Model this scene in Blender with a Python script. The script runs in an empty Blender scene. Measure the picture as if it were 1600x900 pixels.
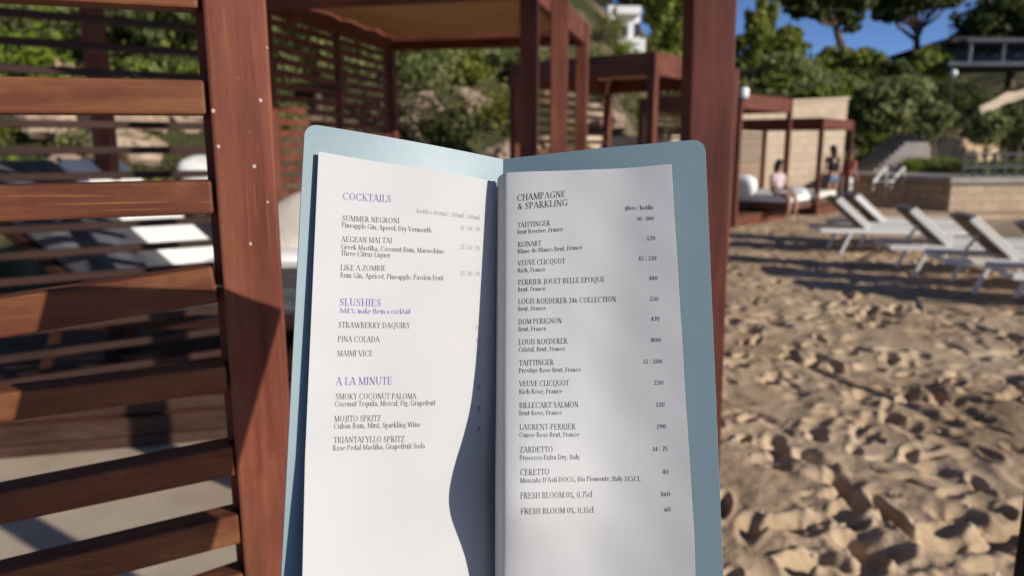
import bpy, bmesh, math, random
import numpy as np
from mathutils import Vector, Matrix, noise

R = math.radians
sc = bpy.context.scene
rnd = random.Random(7)

# ------------------------------------------------------------------ camera, sky, sun, exposure
CAM_H, F_PX, PITCH = 1.5, 1155.0, R(10.8)
cam_d = bpy.data.cameras.new("camera")
cam = bpy.data.objects.new("camera", cam_d)
sc.collection.objects.link(cam)
cam.location = (0, 0, CAM_H)
cam.rotation_euler = (R(90)-PITCH, 0, 0)
cam_d.sensor_width = 36
cam_d.lens = 36*F_PX/1600
cam_d.clip_start, cam_d.clip_end = .02, 2000
cam_d.dof.use_dof = True
cam_d.dof.focus_distance = .45
cam_d.dof.aperture_fstop = 7.8
sc.camera = cam

SUN_B, SUN_E = R(34), R(21)          # behind-right of the viewer, low
SUN = Vector((math.cos(SUN_B)*math.cos(SUN_E), -math.sin(SUN_B)*math.cos(SUN_E), math.sin(SUN_E)))
world = bpy.data.worlds.new("World")
sc.world = world
world.use_nodes = True
wn = world.node_tree
for nd in list(wn.nodes): wn.nodes.remove(nd)
sky = wn.nodes.new("ShaderNodeTexSky")
sky.sky_type = 'NISHITA'
sky.sun_disc = False
sky.sun_elevation = SUN_E
sky.sun_rotation = math.atan2(SUN.x, SUN.y)
sky.altitude = 0; sky.air_density = .3; sky.dust_density = .1; sky.ozone_density = 3.4
bg = wn.nodes.new("ShaderNodeBackground")
bg.inputs[1].default_value = .10
wo = wn.nodes.new("ShaderNodeOutputWorld")
wn.links.new(sky.outputs[0], bg.inputs[0]); wn.links.new(bg.outputs[0], wo.inputs[0])
sl = bpy.data.lights.new("sun", 'SUN')
sl.energy = 3.2; sl.angle = R(.53); sl.color = (1, .935, .835)
so = bpy.data.objects.new("sun", sl)
sc.collection.objects.link(so)
so.rotation_euler = SUN.to_track_quat('Z', 'Y').to_euler()
sc.view_settings.view_transform = 'Standard'
sc.view_settings.look = 'None'
sc.view_settings.exposure = 0.70
sc.view_settings.gamma = 1
sc.view_settings.use_curve_mapping = False
sc.cycles.max_bounces = 6
sc.cycles.transparent_max_bounces = 8

# ------------------------------------------------------------------ helpers
def ray(px, py):
    u = Vector((0, math.sin(PITCH), math.cos(PITCH))); d = Vector((0, math.cos(PITCH), -math.sin(PITCH)))
    return d + Vector((1, 0, 0))*((px-800)/F_PX) + u*((450-py)/F_PX)
def at(px, py, Y):
    r = ray(px, py); return Vector((0, 0, CAM_H)) + r*(Y/r.y)
def on_ground(px, py, z=0.0):
    r = ray(px, py); return Vector((0, 0, CAM_H)) + r*((z-CAM_H)/r.z)
def on_plane(px, py, p0, nn):
    r = ray(px, py); c = Vector((0, 0, CAM_H)); return c + r*((p0-c).dot(nn)/r.dot(nn))

class MB:
    """collects shapes, then links them as one mesh object"""
    def __init__(s): s.v = []; s.f = []; s.m = []
    def add(s, vs, fs, mi=0):
        o = len(s.v); s.v += [tuple(v) for v in vs]
        s.f += [tuple(i+o for i in f) for f in fs]; s.m += [mi]*len(fs)
    def box(s, c, d, rot=None, mi=0, ch=0.0):
        """box centre c, size d, optional rotation matrix, chamfer ch"""
        hx, hy, hz = d[0]/2, d[1]/2, d[2]/2
        if ch > 0:
            b = bmesh.new(); bmesh.ops.create_cube(b, size=1)
            for v in b.verts: v.co = Vector((v.co.x*d[0], v.co.y*d[1], v.co.z*d[2]))
            bmesh.ops.bevel(b, geom=list(b.edges), offset=ch, segments=2, affect='EDGES', profile=.5)
            b.verts.index_update()
            vs = [v.co.copy() for v in b.verts]; fs = [[v.index for v in f.verts] for f in b.faces]; b.free()
        else:
            vs = [Vector((x*hx, y*hy, z*hz)) for x in (-1, 1) for y in (-1, 1) for z in (-1, 1)]
            fs = [(0,1,3,2),(4,6,7,5),(0,4,5,1),(2,3,7,6),(0,2,6,4),(1,5,7,3)]
        c = Vector(c)
        s.add([(rot@v if rot else v)+c for v in vs], fs, mi)
    def bar(s, a, b, w, h, up=(0,0,1), mi=0, ch=0.0):
        a, b = Vector(a), Vector(b); x = (b-a); L = x.length; x.normalize()
        y = Vector(up).cross(x)
        if y.length < 1e-4: y = Vector((0,1,0)).cross(x)
        y.normalize(); z = x.cross(y)
        s.box((a+b)/2, (L, w, h), Matrix((x, y, z)).transposed(), mi, ch)
    def tube(s, pts, rads, n=8, mi=0, cap=True):
        pts = [Vector(p) for p in pts]
        if not hasattr(rads, '__len__'): rads = [rads]*len(pts)
        vs = []; fs = []
        for i, p in enumerate(pts):
            t = (pts[min(i+1, len(pts)-1)]-pts[max(i-1, 0)]).normalized()
            ref = Vector((0,0,1)) if abs(t.z) < .9 else Vector((1,0,0))
            x = t.cross(ref).normalized(); y = t.cross(x)
            for k in range(n):
                a = 2*math.pi*k/n; vs.append(p+(x*math.cos(a)+y*math.sin(a))*rads[i])
        for i in range(len(pts)-1):
            for k in range(n):
                fs.append((i*n+k, i*n+(k+1)%n, (i+1)*n+(k+1)%n, (i+1)*n+k))
        if cap:
            fs.append(tuple(range(n-1, -1, -1))); fs.append(tuple((len(pts)-1)*n+k for k in range(n)))
        s.add(vs, fs, mi)
    def blob(s, c, r, seed=0, amp=.25, sub=3, freq=1.3, mi=0, flat=None):
        b = bmesh.new(); bmesh.ops.create_icosphere(b, subdivisions=sub, radius=1)
        vs = []
        for v in b.verts:
            q = v.co.normalized()
            k = 1+amp*noise.noise(q*freq+Vector((seed*7.3, seed*1.7, seed*3.1)))+amp*.5*noise.noise(q*freq*2.7+Vector((seed, 5, seed*2)))
            p = Vector((q.x*r[0], q.y*r[1], q.z*r[2]))*k
            if flat is not None and p.z < flat: p.z = flat
            vs.append(p+Vector(c))
        b.verts.index_update()
        fs = [[v.index for v in f.verts] for f in b.faces]; b.free()
        s.add(vs, fs, mi)
    def build(s, name, mats, parent=None, smooth=False, loc=None):
        me = bpy.data.meshes.new(name); me.from_pydata(s.v, [], s.f)
        for m in (mats if isinstance(mats, (list, tuple)) else [mats]): me.materials.append(m)
        if any(s.m): me.polygons.foreach_set('material_index', s.m)
        if smooth: me.polygons.foreach_set('use_smooth', [True]*len(s.f))
        me.update()
        o = bpy.data.objects.new(name, me); sc.collection.objects.link(o)
        if parent: o.parent = parent
        if loc is not None: o.location = loc
        return o
def tag(o, label=None, cat=None, group=None, kind=None):
    if label: o['label'] = label
    if cat: o['category'] = cat
    if group: o['group'] = group
    if kind: o['kind'] = kind
    return o
def thing(name, label, cat, loc=(0,0,0), rz=0, group=None):
    o = bpy.data.objects.new(name, None); sc.collection.objects.link(o)
    o.location = loc; o.rotation_euler = (0, 0, rz); o.empty_display_size = .1
    return tag(o, label, cat, group)
def copy_tree(o, parent=None):
    c = o.copy(); sc.collection.objects.link(c)
    if parent: c.parent = parent
    for ch in [q for q in sc.objects if q.parent == o]: copy_tree(ch, c)
    return c

# ------------------------------------------------------------------ materials
def new_mat(name, rough=.6, spec=.3):
    m = bpy.data.materials.new(name); m.use_nodes = True
    nt = m.node_tree; b = nt.nodes['Principled BSDF']
    b.inputs['Roughness'].default_value = rough; b.inputs['Specular IOR Level'].default_value = spec
    return m, nt, b
def nodes(nt): return (lambda t, **k: _node(nt, t, k)), nt.links.new
def _node(nt, t, k):
    n = nt.nodes.new(t)
    for a, b in k.items(): setattr(n, a, b)
    return n
def ramp(nt, stops):
    n = nt.nodes.new('ShaderNodeValToRGB'); e = n.color_ramp.elements
    while len(e) < len(stops): e.new(.5)
    for i, (p, c) in enumerate(stops): e[i].position = p; e[i].color = (*c, 1)
    return n
def coords(nt, scale=(1,1,1), kind='Object'):
    tc = nt.nodes.new('ShaderNodeTexCoord'); mp = nt.nodes.new('ShaderNodeMapping')
    mp.inputs['Scale'].default_value = scale
    nt.links.new(tc.outputs[kind], mp.inputs[0]); return mp.outputs[0]
def tex_noise(nt, vec, scale, detail=4, rough=.55, dist=0):
    n = nt.nodes.new('ShaderNodeTexNoise'); n.inputs['Scale'].default_value = scale
    n.inputs['Detail'].default_value = detail; n.inputs['Roughness'].default_value = rough; n.inputs['Distortion'].default_value = dist
    nt.links.new(vec, n.inputs['Vector']); return n.outputs[0]
def bump(nt, b, h, strength, dist):
    n = nt.nodes.new('ShaderNodeBump'); n.inputs['Strength'].default_value = strength; n.inputs['Distance'].default_value = dist
    nt.links.new(h, n.inputs['Height']); nt.links.new(n.outputs[0], b.inputs['Normal'])
def mixc(nt, fac, a, b, blend='MIX'):
    n = nt.nodes.new('ShaderNodeMix'); n.data_type = 'RGBA'; n.blend_type = blend
    if hasattr(fac, 'is_output'): nt.links.new(fac, n.inputs[0])
    else: n.inputs[0].default_value = fac
    for i, q in ((6, a), (7, b)):
        if hasattr(q, 'is_output'): nt.links.new(q, n.inputs[i])
        else: n.inputs[i].default_value = (*q, 1)
    return n.outputs[2]
def mapr(nt, v, a, b, c=0, d=1):
    n = nt.nodes.new('ShaderNodeMapRange'); nt.links.new(v, n.inputs[0])
    for i, q in enumerate((a, b, c, d)): n.inputs[i+1].default_value = q
    return n.outputs[0]
def noisy(name, c0, c1, scale=4, rough=.7, spec=.25, bstr=0, bdist=.01, detail=5, kind='Object', s3=(1,1,1), lo=.35, hi=.65):
    m, nt, b = new_mat(name, rough, spec)
    v = coords(nt, s3, kind); n = tex_noise(nt, v, scale, detail)
    r = ramp(nt, [(lo, c0), (hi, c1)]); nt.links.new(n, r.inputs[0]); nt.links.new(r.outputs[0], b.inputs['Base Color'])
    if bstr: bump(nt, b, n, bstr, bdist)
    return m
def wood(name, axis, dark, mid, light, worn, worn_amt=.5, rough=.55, spec=.2, grain=1.0):
    """stained timber, grain along the given axis"""
    m, nt, b = new_mat(name, rough, spec)
    s = [38*grain]*3; s[axis] = 2.2*grain
    v = coords(nt, s)
    g = tex_noise(nt, v, 1.6, 8, .65, .6)
    r = ramp(nt, [(.28, dark), (.5, mid), (.74, light)]); nt.links.new(g, r.inputs[0])
    s2 = [14]*3; s2[axis] = 5
    w = tex_noise(nt, coords(nt, s2), 1.0, 6, .7, .3)
    wm = mapr(nt, w, .46, .70, 0, worn_amt)
    s3 = [120*grain]*3; s3[axis] = 9*grain
    fine = tex_noise(nt, coords(nt, s3), 1.5, 4, .7)
    wornc = mixc(nt, mapr(nt, fine, .35, .65), (worn[0]*.55, worn[1]*.5, worn[2]*.5), worn)
    col = mixc(nt, wm, r.outputs[0], wornc)
    big = tex_noise(nt, coords(nt, [5 if i != axis else 2.2 for i in range(3)]), 1.3, 4, .6)
    col = mixc(nt, mapr(nt, big, .36, .62, .55, 0), col, (dark[0]*.7, dark[1]*.75, dark[2]*.75))
    s4 = [260*grain]*3; s4[axis] = 5*grain
    scr_ = tex_noise(nt, coords(nt, s4), 1.2, 3, .6)
    col = mixc(nt, mapr(nt, scr_, .63, .74, 0, worn_amt*.7), col, worn)
    col = mixc(nt, mapr(nt, fine, .60, .78, 0, .55), col, (dark[0]*.5, dark[1]*.5, dark[2]*.5))
    nt.links.new(col, b.inputs['Base Color'])
    rr = mapr(nt, w, .3, .7, rough-.1, rough+.2); nt.links.new(rr, b.inputs['Roughness'])
    bump(nt, b, fine, .35, .0012)
    return m
WOOD_C = dict(dark=(.075,.021,.012), mid=(.155,.048,.028), light=(.225,.082,.050), worn=(.32,.14,.08))
M = {}
M['post_wood'] = wood('red_stained_post_wood', 2, (.095,.026,.015), (.180,.051,.030), (.235,.076,.042), (.36,.155,.07), .6)
M['slat_wood'] = wood('weathered_slat_wood', 0, (.09,.027,.015), (.165,.053,.025), (.22,.082,.036), (.36,.165,.06), .9)
M['cabana_z'] = wood('cabana_post_wood', 2, worn_amt=.2, grain=.35, **WOOD_C)
M['cabana_x'] = wood('cabana_beam_wood', 0, worn_amt=.25, grain=.35, **WOOD_C)
M['deck_wood'] = wood('deck_board_wood', 0, (.07,.03,.02), (.12,.055,.035), (.17,.085,.055), (.27,.17,.11), .7, grain=.4)
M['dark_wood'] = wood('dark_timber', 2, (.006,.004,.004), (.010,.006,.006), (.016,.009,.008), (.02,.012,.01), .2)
M['shade_dark_wood_x'] = wood('shade_darkened_slat_wood', 0, (.018,.007,.005), (.034,.013,.009), (.055,.022,.014), (.09,.045,.028), .35, grain=.35)  # wood darkened so the far screen's shade sits in its colour
M['shade_dark_wood_z'] = wood('shade_darkened_post_wood', 2, (.018,.007,.005), (.034,.013,.009), (.055,.022,.014), (.09,.045,.028), .3, grain=.35)
M['white_fleck'] = noisy('dried_white_splash', (.42,.32,.29), (.62,.52,.48), 60)
# ------------------------------------------------------------------ menu geometry
W = .13
GL, GR = math.radians(28.11), math.radians(17.01)
def interp(x, xs, ys):
    if x <= xs[0]: return ys[0]
    for i in range(1, len(xs)):
        if x <= xs[i]:
            t = (x-xs[i-1])/(xs[i]-xs[i-1]); return ys[i-1]+(ys[i]-ys[i-1])*t
    return ys[-1]
# height of the curl of the right leaf along the leaf (v = metres below the spine top)
CV = [0, .012, .026, .076, .123, .145, .168, .181, .2, .212, .222, .238, .251, .28, .33]
CH = [.011, .0138, .0155, .0188, .0220, .0246, .0292, .0360, .0438, .0460, .0425, .0325, .0278, .0210, .0160]
def smooth_curl(v):
    return sum(interp(v+d, CV, CH) for d in (-.012,-.008,-.004,0,.004,.008,.012))/7
def curl(s, v):               # lift of the right leaf towards the reader; v positive downwards
    sc = .007; c = smooth_curl(v)
    wave = min(1, max(0, (s-.02)/.03))*(.0004*math.sin(62*s+31*v+1.0)*math.sin(27*v-40*s)+.0003*math.sin(140*s-52*v)*math.sin(70*v+.5))
    if s < sc:
        k = 1-s/sc
        return (c+.003)*math.sqrt(max(0, 1-k*k))-.003
    return c*math.exp(-((s-sc)/.050)**1.7)+wave
def h_left(s, v):
    lift = .0025+.0035*min(v, .19)/.19+.008*max(0, v-.19)/.07
    h = .002+lift*(s/.122)**2.5
    h += .0035*math.exp(-((s-.045)/.035)**2)
    if s < .012: h *= .25+.75*(s/.012)
    return h
def local(side, s, v, extra=0.0):
    """point in menu coordinates: X right, Y up the spine, Z to the reader"""
    if side == 'L':
        h = h_left(s, v)+extra
        return (-s*math.cos(GL)+h*math.sin(GL), -v, s*math.sin(GL)+h*math.cos(GL))
    h = .004+extra; c = curl(s, v); s = s-.0028
    return (s*math.cos(GR)-h*math.sin(GR), -v, s*math.sin(GR)+h*math.cos(GR)+c)
TEXT_L = [
    ('COCKTAILS', 'h', 0.1073, 0.0442, 0.078, 0.0417),
    ('bottles 100ml | 200ml | 500ml', 'f', 0.0619, 0.0465, 0.0185, 0.045),
    ('SUMMER NEGRONI', 'i', 0.1072, 0.0569, 0.0725, 0.0541),
    ('Pineapple Gin, Aperol, Dry Vermouth', 's', 0.1072, 0.0607, 0.0522, 0.0576),
    ('21 | 34 | 70', 'f', 0.0327, 0.0533, 0.0184, 0.0524),
    ('AEGEAN MAI TAI', 'i', 0.1072, 0.0694, 0.0766, 0.0667),
    ('Greek Mastiha, Coconut Rum, Maraschino', 's', 0.1072, 0.0736, 0.0436, 0.0699),
    ('Three Citrus Liquer', 's', 0.1071, 0.0774, 0.0774, 0.0756),
    ('21 | 34 | 70', 'f', 0.0325, 0.0656, 0.0183, 0.0648),
    ('LIKE A ZOMBIE', 'i', 0.107, 0.0861, 0.0799, 0.0839),
    ('Rum Gin, Apricot, Pineapple, Passion Fruit', 's', 0.107, 0.0902, 0.0436, 0.0866),
    ('21 | 34 | 70', 'f', 0.0323, 0.0822, 0.0181, 0.0813),
    ('SLUSHIES', 'h', 0.1069, 0.1066, 0.0821, 0.1052),
    ('Add %, make them a cocktail', 'p', 0.1069, 0.1107, 0.0643, 0.1085),
    ('STRAWBERRY DAQUIRY', 'i', 0.107, 0.1191, 0.0642, 0.117),
    ('PINA COLADA', 'i', 0.107, 0.1271, 0.0824, 0.126),
    ('MAIMI VICE', 'i', 0.1069, 0.1352, 0.0862, 0.1343),
    ('16', 'f', 0.0204, 0.1151, 0.0174, 0.1149),
    ('16', 'f', 0.0203, 0.1234, 0.0173, 0.1232),
    ('16', 'f', 0.0202, 0.1316, 0.0172, 0.1315),
    ('A LA MINUTE', 'h', 0.1071, 0.1513, 0.0741, 0.1502),
    ('SMOKY COCONUT PALOMA', 'i', 0.107, 0.1591, 0.0593, 0.1583),
    ('Coconut Tequila, Mezcal, Fig, Grapefruit', 's', 0.1072, 0.163, 0.0473, 0.1619),
    ('MOJITO SPRITZ', 'i', 0.1073, 0.1713, 0.0803, 0.171),
    ('Cuban Rum, Mint, Sparkling Wine', 's', 0.1073, 0.1751, 0.0564, 0.1744),
    ('TRIANTAFYLLO SPRITZ', 'i', 0.1072, 0.1827, 0.0659, 0.1828),
    ('Rose Pedal Mastiha, Grapefruit Soda', 's', 0.1074, 0.1869, 0.0534, 0.1866),
    ('21', 'd', 0.0197, 0.1522, 0.017, 0.152),
    ('21', 'd', 0.0196, 0.165, 0.0168, 0.1647),
    ('21', 'd', 0.0194, 0.1775, 0.0167, 0.1771),
]
TEXT_R = [
    ('CHAMPAGNE', 'H', 0.0137, 0.0355, 0.0453, 0.0332),
    ('& SPARKLING', 'H', 0.014, 0.0412, 0.0466, 0.039),
    ('glass | bottle', 's', 0.0832, 0.0427, 0.1008, 0.0436),
    ('TAITTINGER', 'i', 0.014, 0.0529, 0.0352, 0.0517),
    ('Brut Reserve, France', 's', 0.0139, 0.0571, 0.0435, 0.0553),
    ('30 | 180', 'n', 0.0901, 0.05, 0.1008, 0.0504),
    ('RUINART', 'i', 0.0142, 0.0655, 0.0294, 0.0646),
    ('Blanc de Blancs Brut, France', 's', 0.0141, 0.0695, 0.0557, 0.067),
    ('320', 'n', 0.0958, 0.0626, 0.1012, 0.0627),
    ('VEUVE CLICQUOT', 'i', 0.0142, 0.0772, 0.0445, 0.0758),
    ('Rich, France', 's', 0.0141, 0.0816, 0.032, 0.0808),
    ('42 | 230', 'n', 0.0906, 0.0748, 0.1016, 0.0752),
    ('PERRIER JOUET BELLE EPOQUE', 'i', 0.0144, 0.0894, 0.0695, 0.0874),
    ('Brut, France', 's', 0.0143, 0.0936, 0.0319, 0.0928),
    ('480', 'n', 0.0965, 0.0873, 0.102, 0.0874),
    ('LOUIS ROEDERER 246 COLLECTION', 'i', 0.0145, 0.1013, 0.0764, 0.0997),
    ('Brut, France', 's', 0.0145, 0.1056, 0.032, 0.1049),
    ('250', 'n', 0.0966, 0.0999, 0.1019, 0.1),
    ('DOM PERIGNON', 'i', 0.0147, 0.1138, 0.042, 0.1128),
    ('Brut, France', 's', 0.0146, 0.118, 0.0323, 0.1174),
    ('470', 'n', 0.097, 0.112, 0.1023, 0.1121),
    ('LOUIS ROEDERER', 'i', 0.0148, 0.1261, 0.0455, 0.1252),
    ('Cristal, Brut, France', 's', 0.0148, 0.1303, 0.0438, 0.1295),
    ('800', 'n', 0.0967, 0.1246, 0.1027, 0.1247),
    ('TAITTINGER', 'i', 0.0151, 0.1386, 0.0367, 0.138),
    ('Prestige Rose Brut, France', 's', 0.015, 0.1428, 0.0536, 0.1419),
    ('32 | 200', 'n', 0.0916, 0.1372, 0.1031, 0.1372),
    ('VEUVE CLICQUOT', 'i', 0.0152, 0.1509, 0.0459, 0.1502),
    ('Rich Rose, France', 's', 0.0151, 0.1552, 0.0417, 0.1547),
    ('250', 'n', 0.0978, 0.1496, 0.1035, 0.1496),
    ('BILLECART SALMON', 'i', 0.0152, 0.1635, 0.0516, 0.1628),
    ('Brut Rose, France', 's', 0.0151, 0.1676, 0.0414, 0.1671),
    ('320', 'n', 0.0984, 0.1624, 0.1038, 0.1623),
    ('LAURENT-PERRIER', 'i', 0.0153, 0.1758, 0.0495, 0.1755),
    ('Cuvee Rose Brut, France', 's', 0.0152, 0.1799, 0.0516, 0.1796),
    ('290', 'n', 0.0985, 0.175, 0.1041, 0.1748),
    ('ZARDETTO', 'i', 0.0154, 0.1882, 0.0352, 0.1881),
    ('Prosecco Extra Dry, Italy', 's', 0.0153, 0.1922, 0.0516, 0.1922),
    ('14 | 75', 'n', 0.096, 0.1878, 0.1046, 0.1875),
    ('CERETTO', 'i', 0.0156, 0.2003, 0.0328, 0.2003),
    ("Moscato D'Asti DOCG, Bio Piemonte, Italy 37,5CL", 's', 0.0155, 0.2043, 0.0881, 0.2046),
    ('40', 'n', 0.1009, 0.2005, 0.1047, 0.2002),
    ('FRESH BLOOM 0%, 0,75cl', 'i', 0.0157, 0.2127, 0.0588, 0.2133),
    ('160', 'n', 0.0998, 0.2128, 0.1051, 0.2126),
    ('FRESH BLOOM 0%, 0,35cl', 'i', 0.016, 0.2212, 0.0595, 0.222),
    ('60', 'n', 0.1014, 0.2213, 0.1052, 0.221),
]
# ------------------------------------------------------------------ lettering: a high-contrast serif alphabet drawn from strokes
T_, H_ = .128, .046
def _S(x0,y0,x1,y1,w=H_): return ('s',x0,y0,x1,y1,w)
def _A(cx,cy,rx,ry,a0,a1,t=T_,h=H_): return ('a',cx,cy,rx,ry,a0,a1,t,h)
def _ser(x,y,l=.13): return _S(x-l,y,x+l,y,.05)
def stem(x,y0,y1,b=1,t=1,w=T_):
    o=[_S(x,y0,x,y1,w)]
    if b: o.append(_ser(x,y0+.025))
    if t: o.append(_ser(x,y1-.025))
    return o
X_ = .70
G = {}
G['A']=([_S(.06,0,.37,1),_S(.37,1,.70,0,T_),_S(.17,.33,.58,.33),_ser(.06,.025,.1),_ser(.70,.025)],.78)
G['B']=(stem(.16,0,1,0,0)+[_S(.04,.975,.34,.975),_S(.04,.025,.36,.025),_S(.16,.53,.34,.53),_A(.33,.755,.20,.225,-90,90),_A(.34,.275,.25,.255,-90,90)],.68)
G['C']=([_A(.42,.5,.36,.5,48,312),_S(.70,.98,.70,.70,.05),_S(.70,.02,.70,.22,.04)],.80)
G['D']=(stem(.16,0,1,0,0)+[_S(.04,.975,.36,.975),_S(.04,.025,.36,.025),_A(.34,.5,.38,.48,-90,90)],.80)
G['E']=(stem(.16,0,1,0,0)+[_S(.04,.975,.56,.975),_S(.04,.025,.58,.025),_S(.16,.52,.42,.52),_S(.56,1,.56,.74),_S(.58,0,.58,.27),_S(.42,.62,.42,.42)],.66)
G['F']=(stem(.16,0,1,1,0)+[_S(.04,.975,.56,.975),_S(.16,.50,.42,.50),_S(.56,1,.56,.74),_S(.42,.6,.42,.4)],.60)
G['G']=([_A(.42,.5,.36,.5,48,330),_S(.68,.98,.68,.72,.05),_S(.70,.40,.70,.05,T_),_ser(.70,.40)],.84)
G['H']=(stem(.16,0,1)+stem(.66,0,1)+[_S(.16,.52,.66,.52)],.82)
G['I']=(stem(.17,0,1),.34)
G['J']=([_S(.25,1,.25,.05,T_),_ser(.25,.975),_A(.10,.05,.15,.28,-90,0)],.42)
G['K']=(stem(.16,0,1)+[_S(.18,.40,.60,1),_S(.30,.56,.66,0,T_),_ser(.60,.975,.11),_ser(.66,.025,.12)],.76)
G['L']=(stem(.16,0,1,0,1)+[_S(.04,.025,.56,.025),_S(.56,0,.56,.30)],.60)
G['M']=([_S(.12,0,.16,1),_S(.16,1,.48,.05,T_),_S(.48,.05,.80,1),_S(.82,0,.82,1,T_),_ser(.12,.025,.1),_ser(.82,.025),_ser(.13,.975,.09),_ser(.85,.975,.09)],.97)
G['N']=([_S(.14,0,.14,1),_S(.14,1,.66,0,T_),_S(.66,0,.66,1),_ser(.14,.025,.1),_ser(.10,.975,.08),_ser(.66,.975,.1)],.80)
G['O']=([_A(.43,.5,.37,.5,0,360)],.86)
G['P']=(stem(.16,0,1,1,0)+[_S(.04,.975,.36,.975),_A(.34,.735,.23,.24,-90,90),_S(.16,.495,.34,.495)],.64)
G['Q']=([_A(.43,.5,.37,.5,0,360),_S(.40,.05,.78,-.22,.10)],.86)
G['R']=(stem(.16,0,1,1,0)+[_S(.04,.975,.36,.975),_A(.34,.75,.22,.225,-90,90),_S(.16,.525,.34,.525),_S(.34,.52,.66,0,T_),_ser(.68,.025,.08)],.74)
G['S']=([_A(.30,.745,.20,.235,40,250),_S(.17,.60,.46,.42,T_),_A(.31,.27,.22,.25,-140,75),_S(.49,.97,.49,.72,.045),_S(.08,.03,.08,.28,.045)],.60)
G['T']=(stem(.34,0,1,1,0)+[_S(.04,.975,.64,.975),_S(.04,1,.04,.74),_S(.64,1,.64,.74)],.66)
G['U']=([_S(.16,1,.16,.30,T_),_A(.41,.30,.25,.29,180,360,.11),_S(.66,1,.66,.28),_ser(.16,.975),_ser(.66,.975,.1)],.80)
G['V']=([_S(.08,1,.40,0,T_),_S(.40,0,.70,1),_ser(.08,.975,.12),_ser(.70,.975,.1)],.76)
G['W']=([_S(.08,1,.36,0,T_),_S(.36,0,.60,1),_S(.55,1,.82,0,T_),_S(.82,0,1.06,1),_ser(.08,.975,.12),_ser(1.06,.975,.1)],1.12)
G['X']=([_S(.08,1,.64,0,T_),_S(.08,0,.60,1),_ser(.08,.975,.1),_ser(.64,.025,.1),_ser(.08,.025,.1),_ser(.6,.975,.1)],.72)
G['Y']=([_S(.08,1,.36,.48,T_),_S(.36,.48,.64,1),_S(.36,.5,.36,0,T_),_ser(.36,.025),_ser(.08,.975,.12),_ser(.64,.975,.1)],.70)
G['Z']=([_S(.06,.975,.58,.975),_S(.58,1,.08,0,T_),_S(.06,.025,.60,.025),_S(.06,1,.06,.76),_S(.60,0,.60,.26)],.66)
G['a']=([_A(.22,.52,.17,.18,0,160),_S(.40,.52,.40,.08,.15),_A(.46,.1,.07,.1,180,300),_A(.22,.2,.17,.2,60,300)],.54)
G['b']=([_S(.14,0,.14,1.05,.15),_S(.02,1.03,.14,1.03),_A(.34,.35,.23,.35,-120,130)],.62)
G['c']=([_A(.32,.35,.25,.35,45,320),_S(.48,.66,.48,.48,.09)],.54)
G['d']=([_S(.46,0,.46,1.05,.15),_S(.34,1.03,.46,1.03),_S(.46,.025,.58,.025),_A(.28,.35,.23,.35,60,300)],.62)
G['e']=([_A(.31,.35,.25,.35,0,315),_S(.08,.38,.56,.38)],.58)
G['f']=([_S(.18,0,.18,.80,.15),_A(.32,.82,.15,.23,30,180),_S(.04,.67,.34,.67),_ser(.18,.025,.12)],.36)
G['g']=([_A(.28,.45,.20,.24,0,360),_A(.28,-.06,.24,.19,0,360,.10),_S(.14,.25,.30,.13,.09),_S(.42,.62,.56,.68,.07)],.56)
G['h']=([_S(.14,0,.14,1.05,.15),_S(.02,1.03,.14,1.03),_ser(.14,.025,.11),_A(.32,.45,.17,.24,0,140,.12),_S(.50,.45,.50,0,.15),_ser(.50,.025,.11)],.64)
G['i']=([_S(.15,0,.15,X_,.15),_S(.03,X_-.025,.15,X_-.025),_ser(.15,.025,.11),_S(.15,.86,.15,1.0,.15)],.30)
G['j']=([_S(.15,-.1,.15,X_,.15),_A(.03,-.1,.12,.18,-90,0),_S(.15,.86,.15,1.0,.15)],.30)
G['k']=([_S(.14,0,.14,1.05,.15),_S(.02,1.03,.14,1.03),_ser(.14,.025,.11),_S(.16,.28,.44,X_),_S(.26,.42,.50,0,.14),_ser(.46,X_-.025,.1),_ser(.5,.025,.1)],.58)
G['l']=([_S(.15,0,.15,1.05,.15),_S(.03,1.03,.15,1.03),_ser(.15,.025,.11)],.30)
G['m']=([_S(.14,0,.14,X_,.15),_S(.02,X_-.025,.14,X_-.025),_ser(.14,.025,.1),_A(.29,.45,.15,.24,0,140,.12),_S(.44,.45,.44,0,.15),_ser(.44,.025,.1),_A(.60,.45,.15,.24,0,140,.12),_S(.76,.45,.76,0,.15),_ser(.76,.025,.1)],.90)
G['n']=([_S(.14,0,.14,X_,.15),_S(.02,X_-.025,.14,X_-.025),_ser(.14,.025,.11),_A(.32,.45,.17,.24,0,140,.12),_S(.50,.45,.50,0,.15),_ser(.50,.025,.11)],.64)
G['o']=([_A(.31,.35,.26,.35,0,360)],.62)
G['p']=([_S(.14,-.3,.14,X_,.15),_S(.02,X_-.025,.14,X_-.025),_ser(.14,-.28,.11),_A(.34,.35,.23,.35,-130,130)],.62)
G['q']=([_S(.46,-.3,.46,X_,.15),_ser(.46,-.28,.11),_A(.28,.35,.23,.35,50,310)],.62)
G['r']=([_S(.14,0,.14,X_,.15),_S(.02,X_-.025,.14,X_-.025),_ser(.14,.025,.11),_A(.30,.45,.15,.23,40,150,.12),_S(.40,.62,.40,.52,.09)],.44)
G['s']=([_A(.23,.52,.14,.17,30,250),_S(.14,.42,.35,.28,.13),_A(.24,.18,.16,.17,-150,80)],.46)
G['t']=([_S(.18,.12,.18,.92,.15),_S(.04,.67,.34,.67),_A(.28,.12,.12,.12,180,310)],.38)
G['u']=([_S(.14,.22,.14,X_,.15),_S(.02,X_-.025,.14,X_-.025),_A(.31,.24,.17,.24,180,310,.12),_S(.50,0,.50,X_,.15),_S(.38,X_-.025,.5,X_-.025),_S(.5,.025,.6,.025)],.64)
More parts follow.
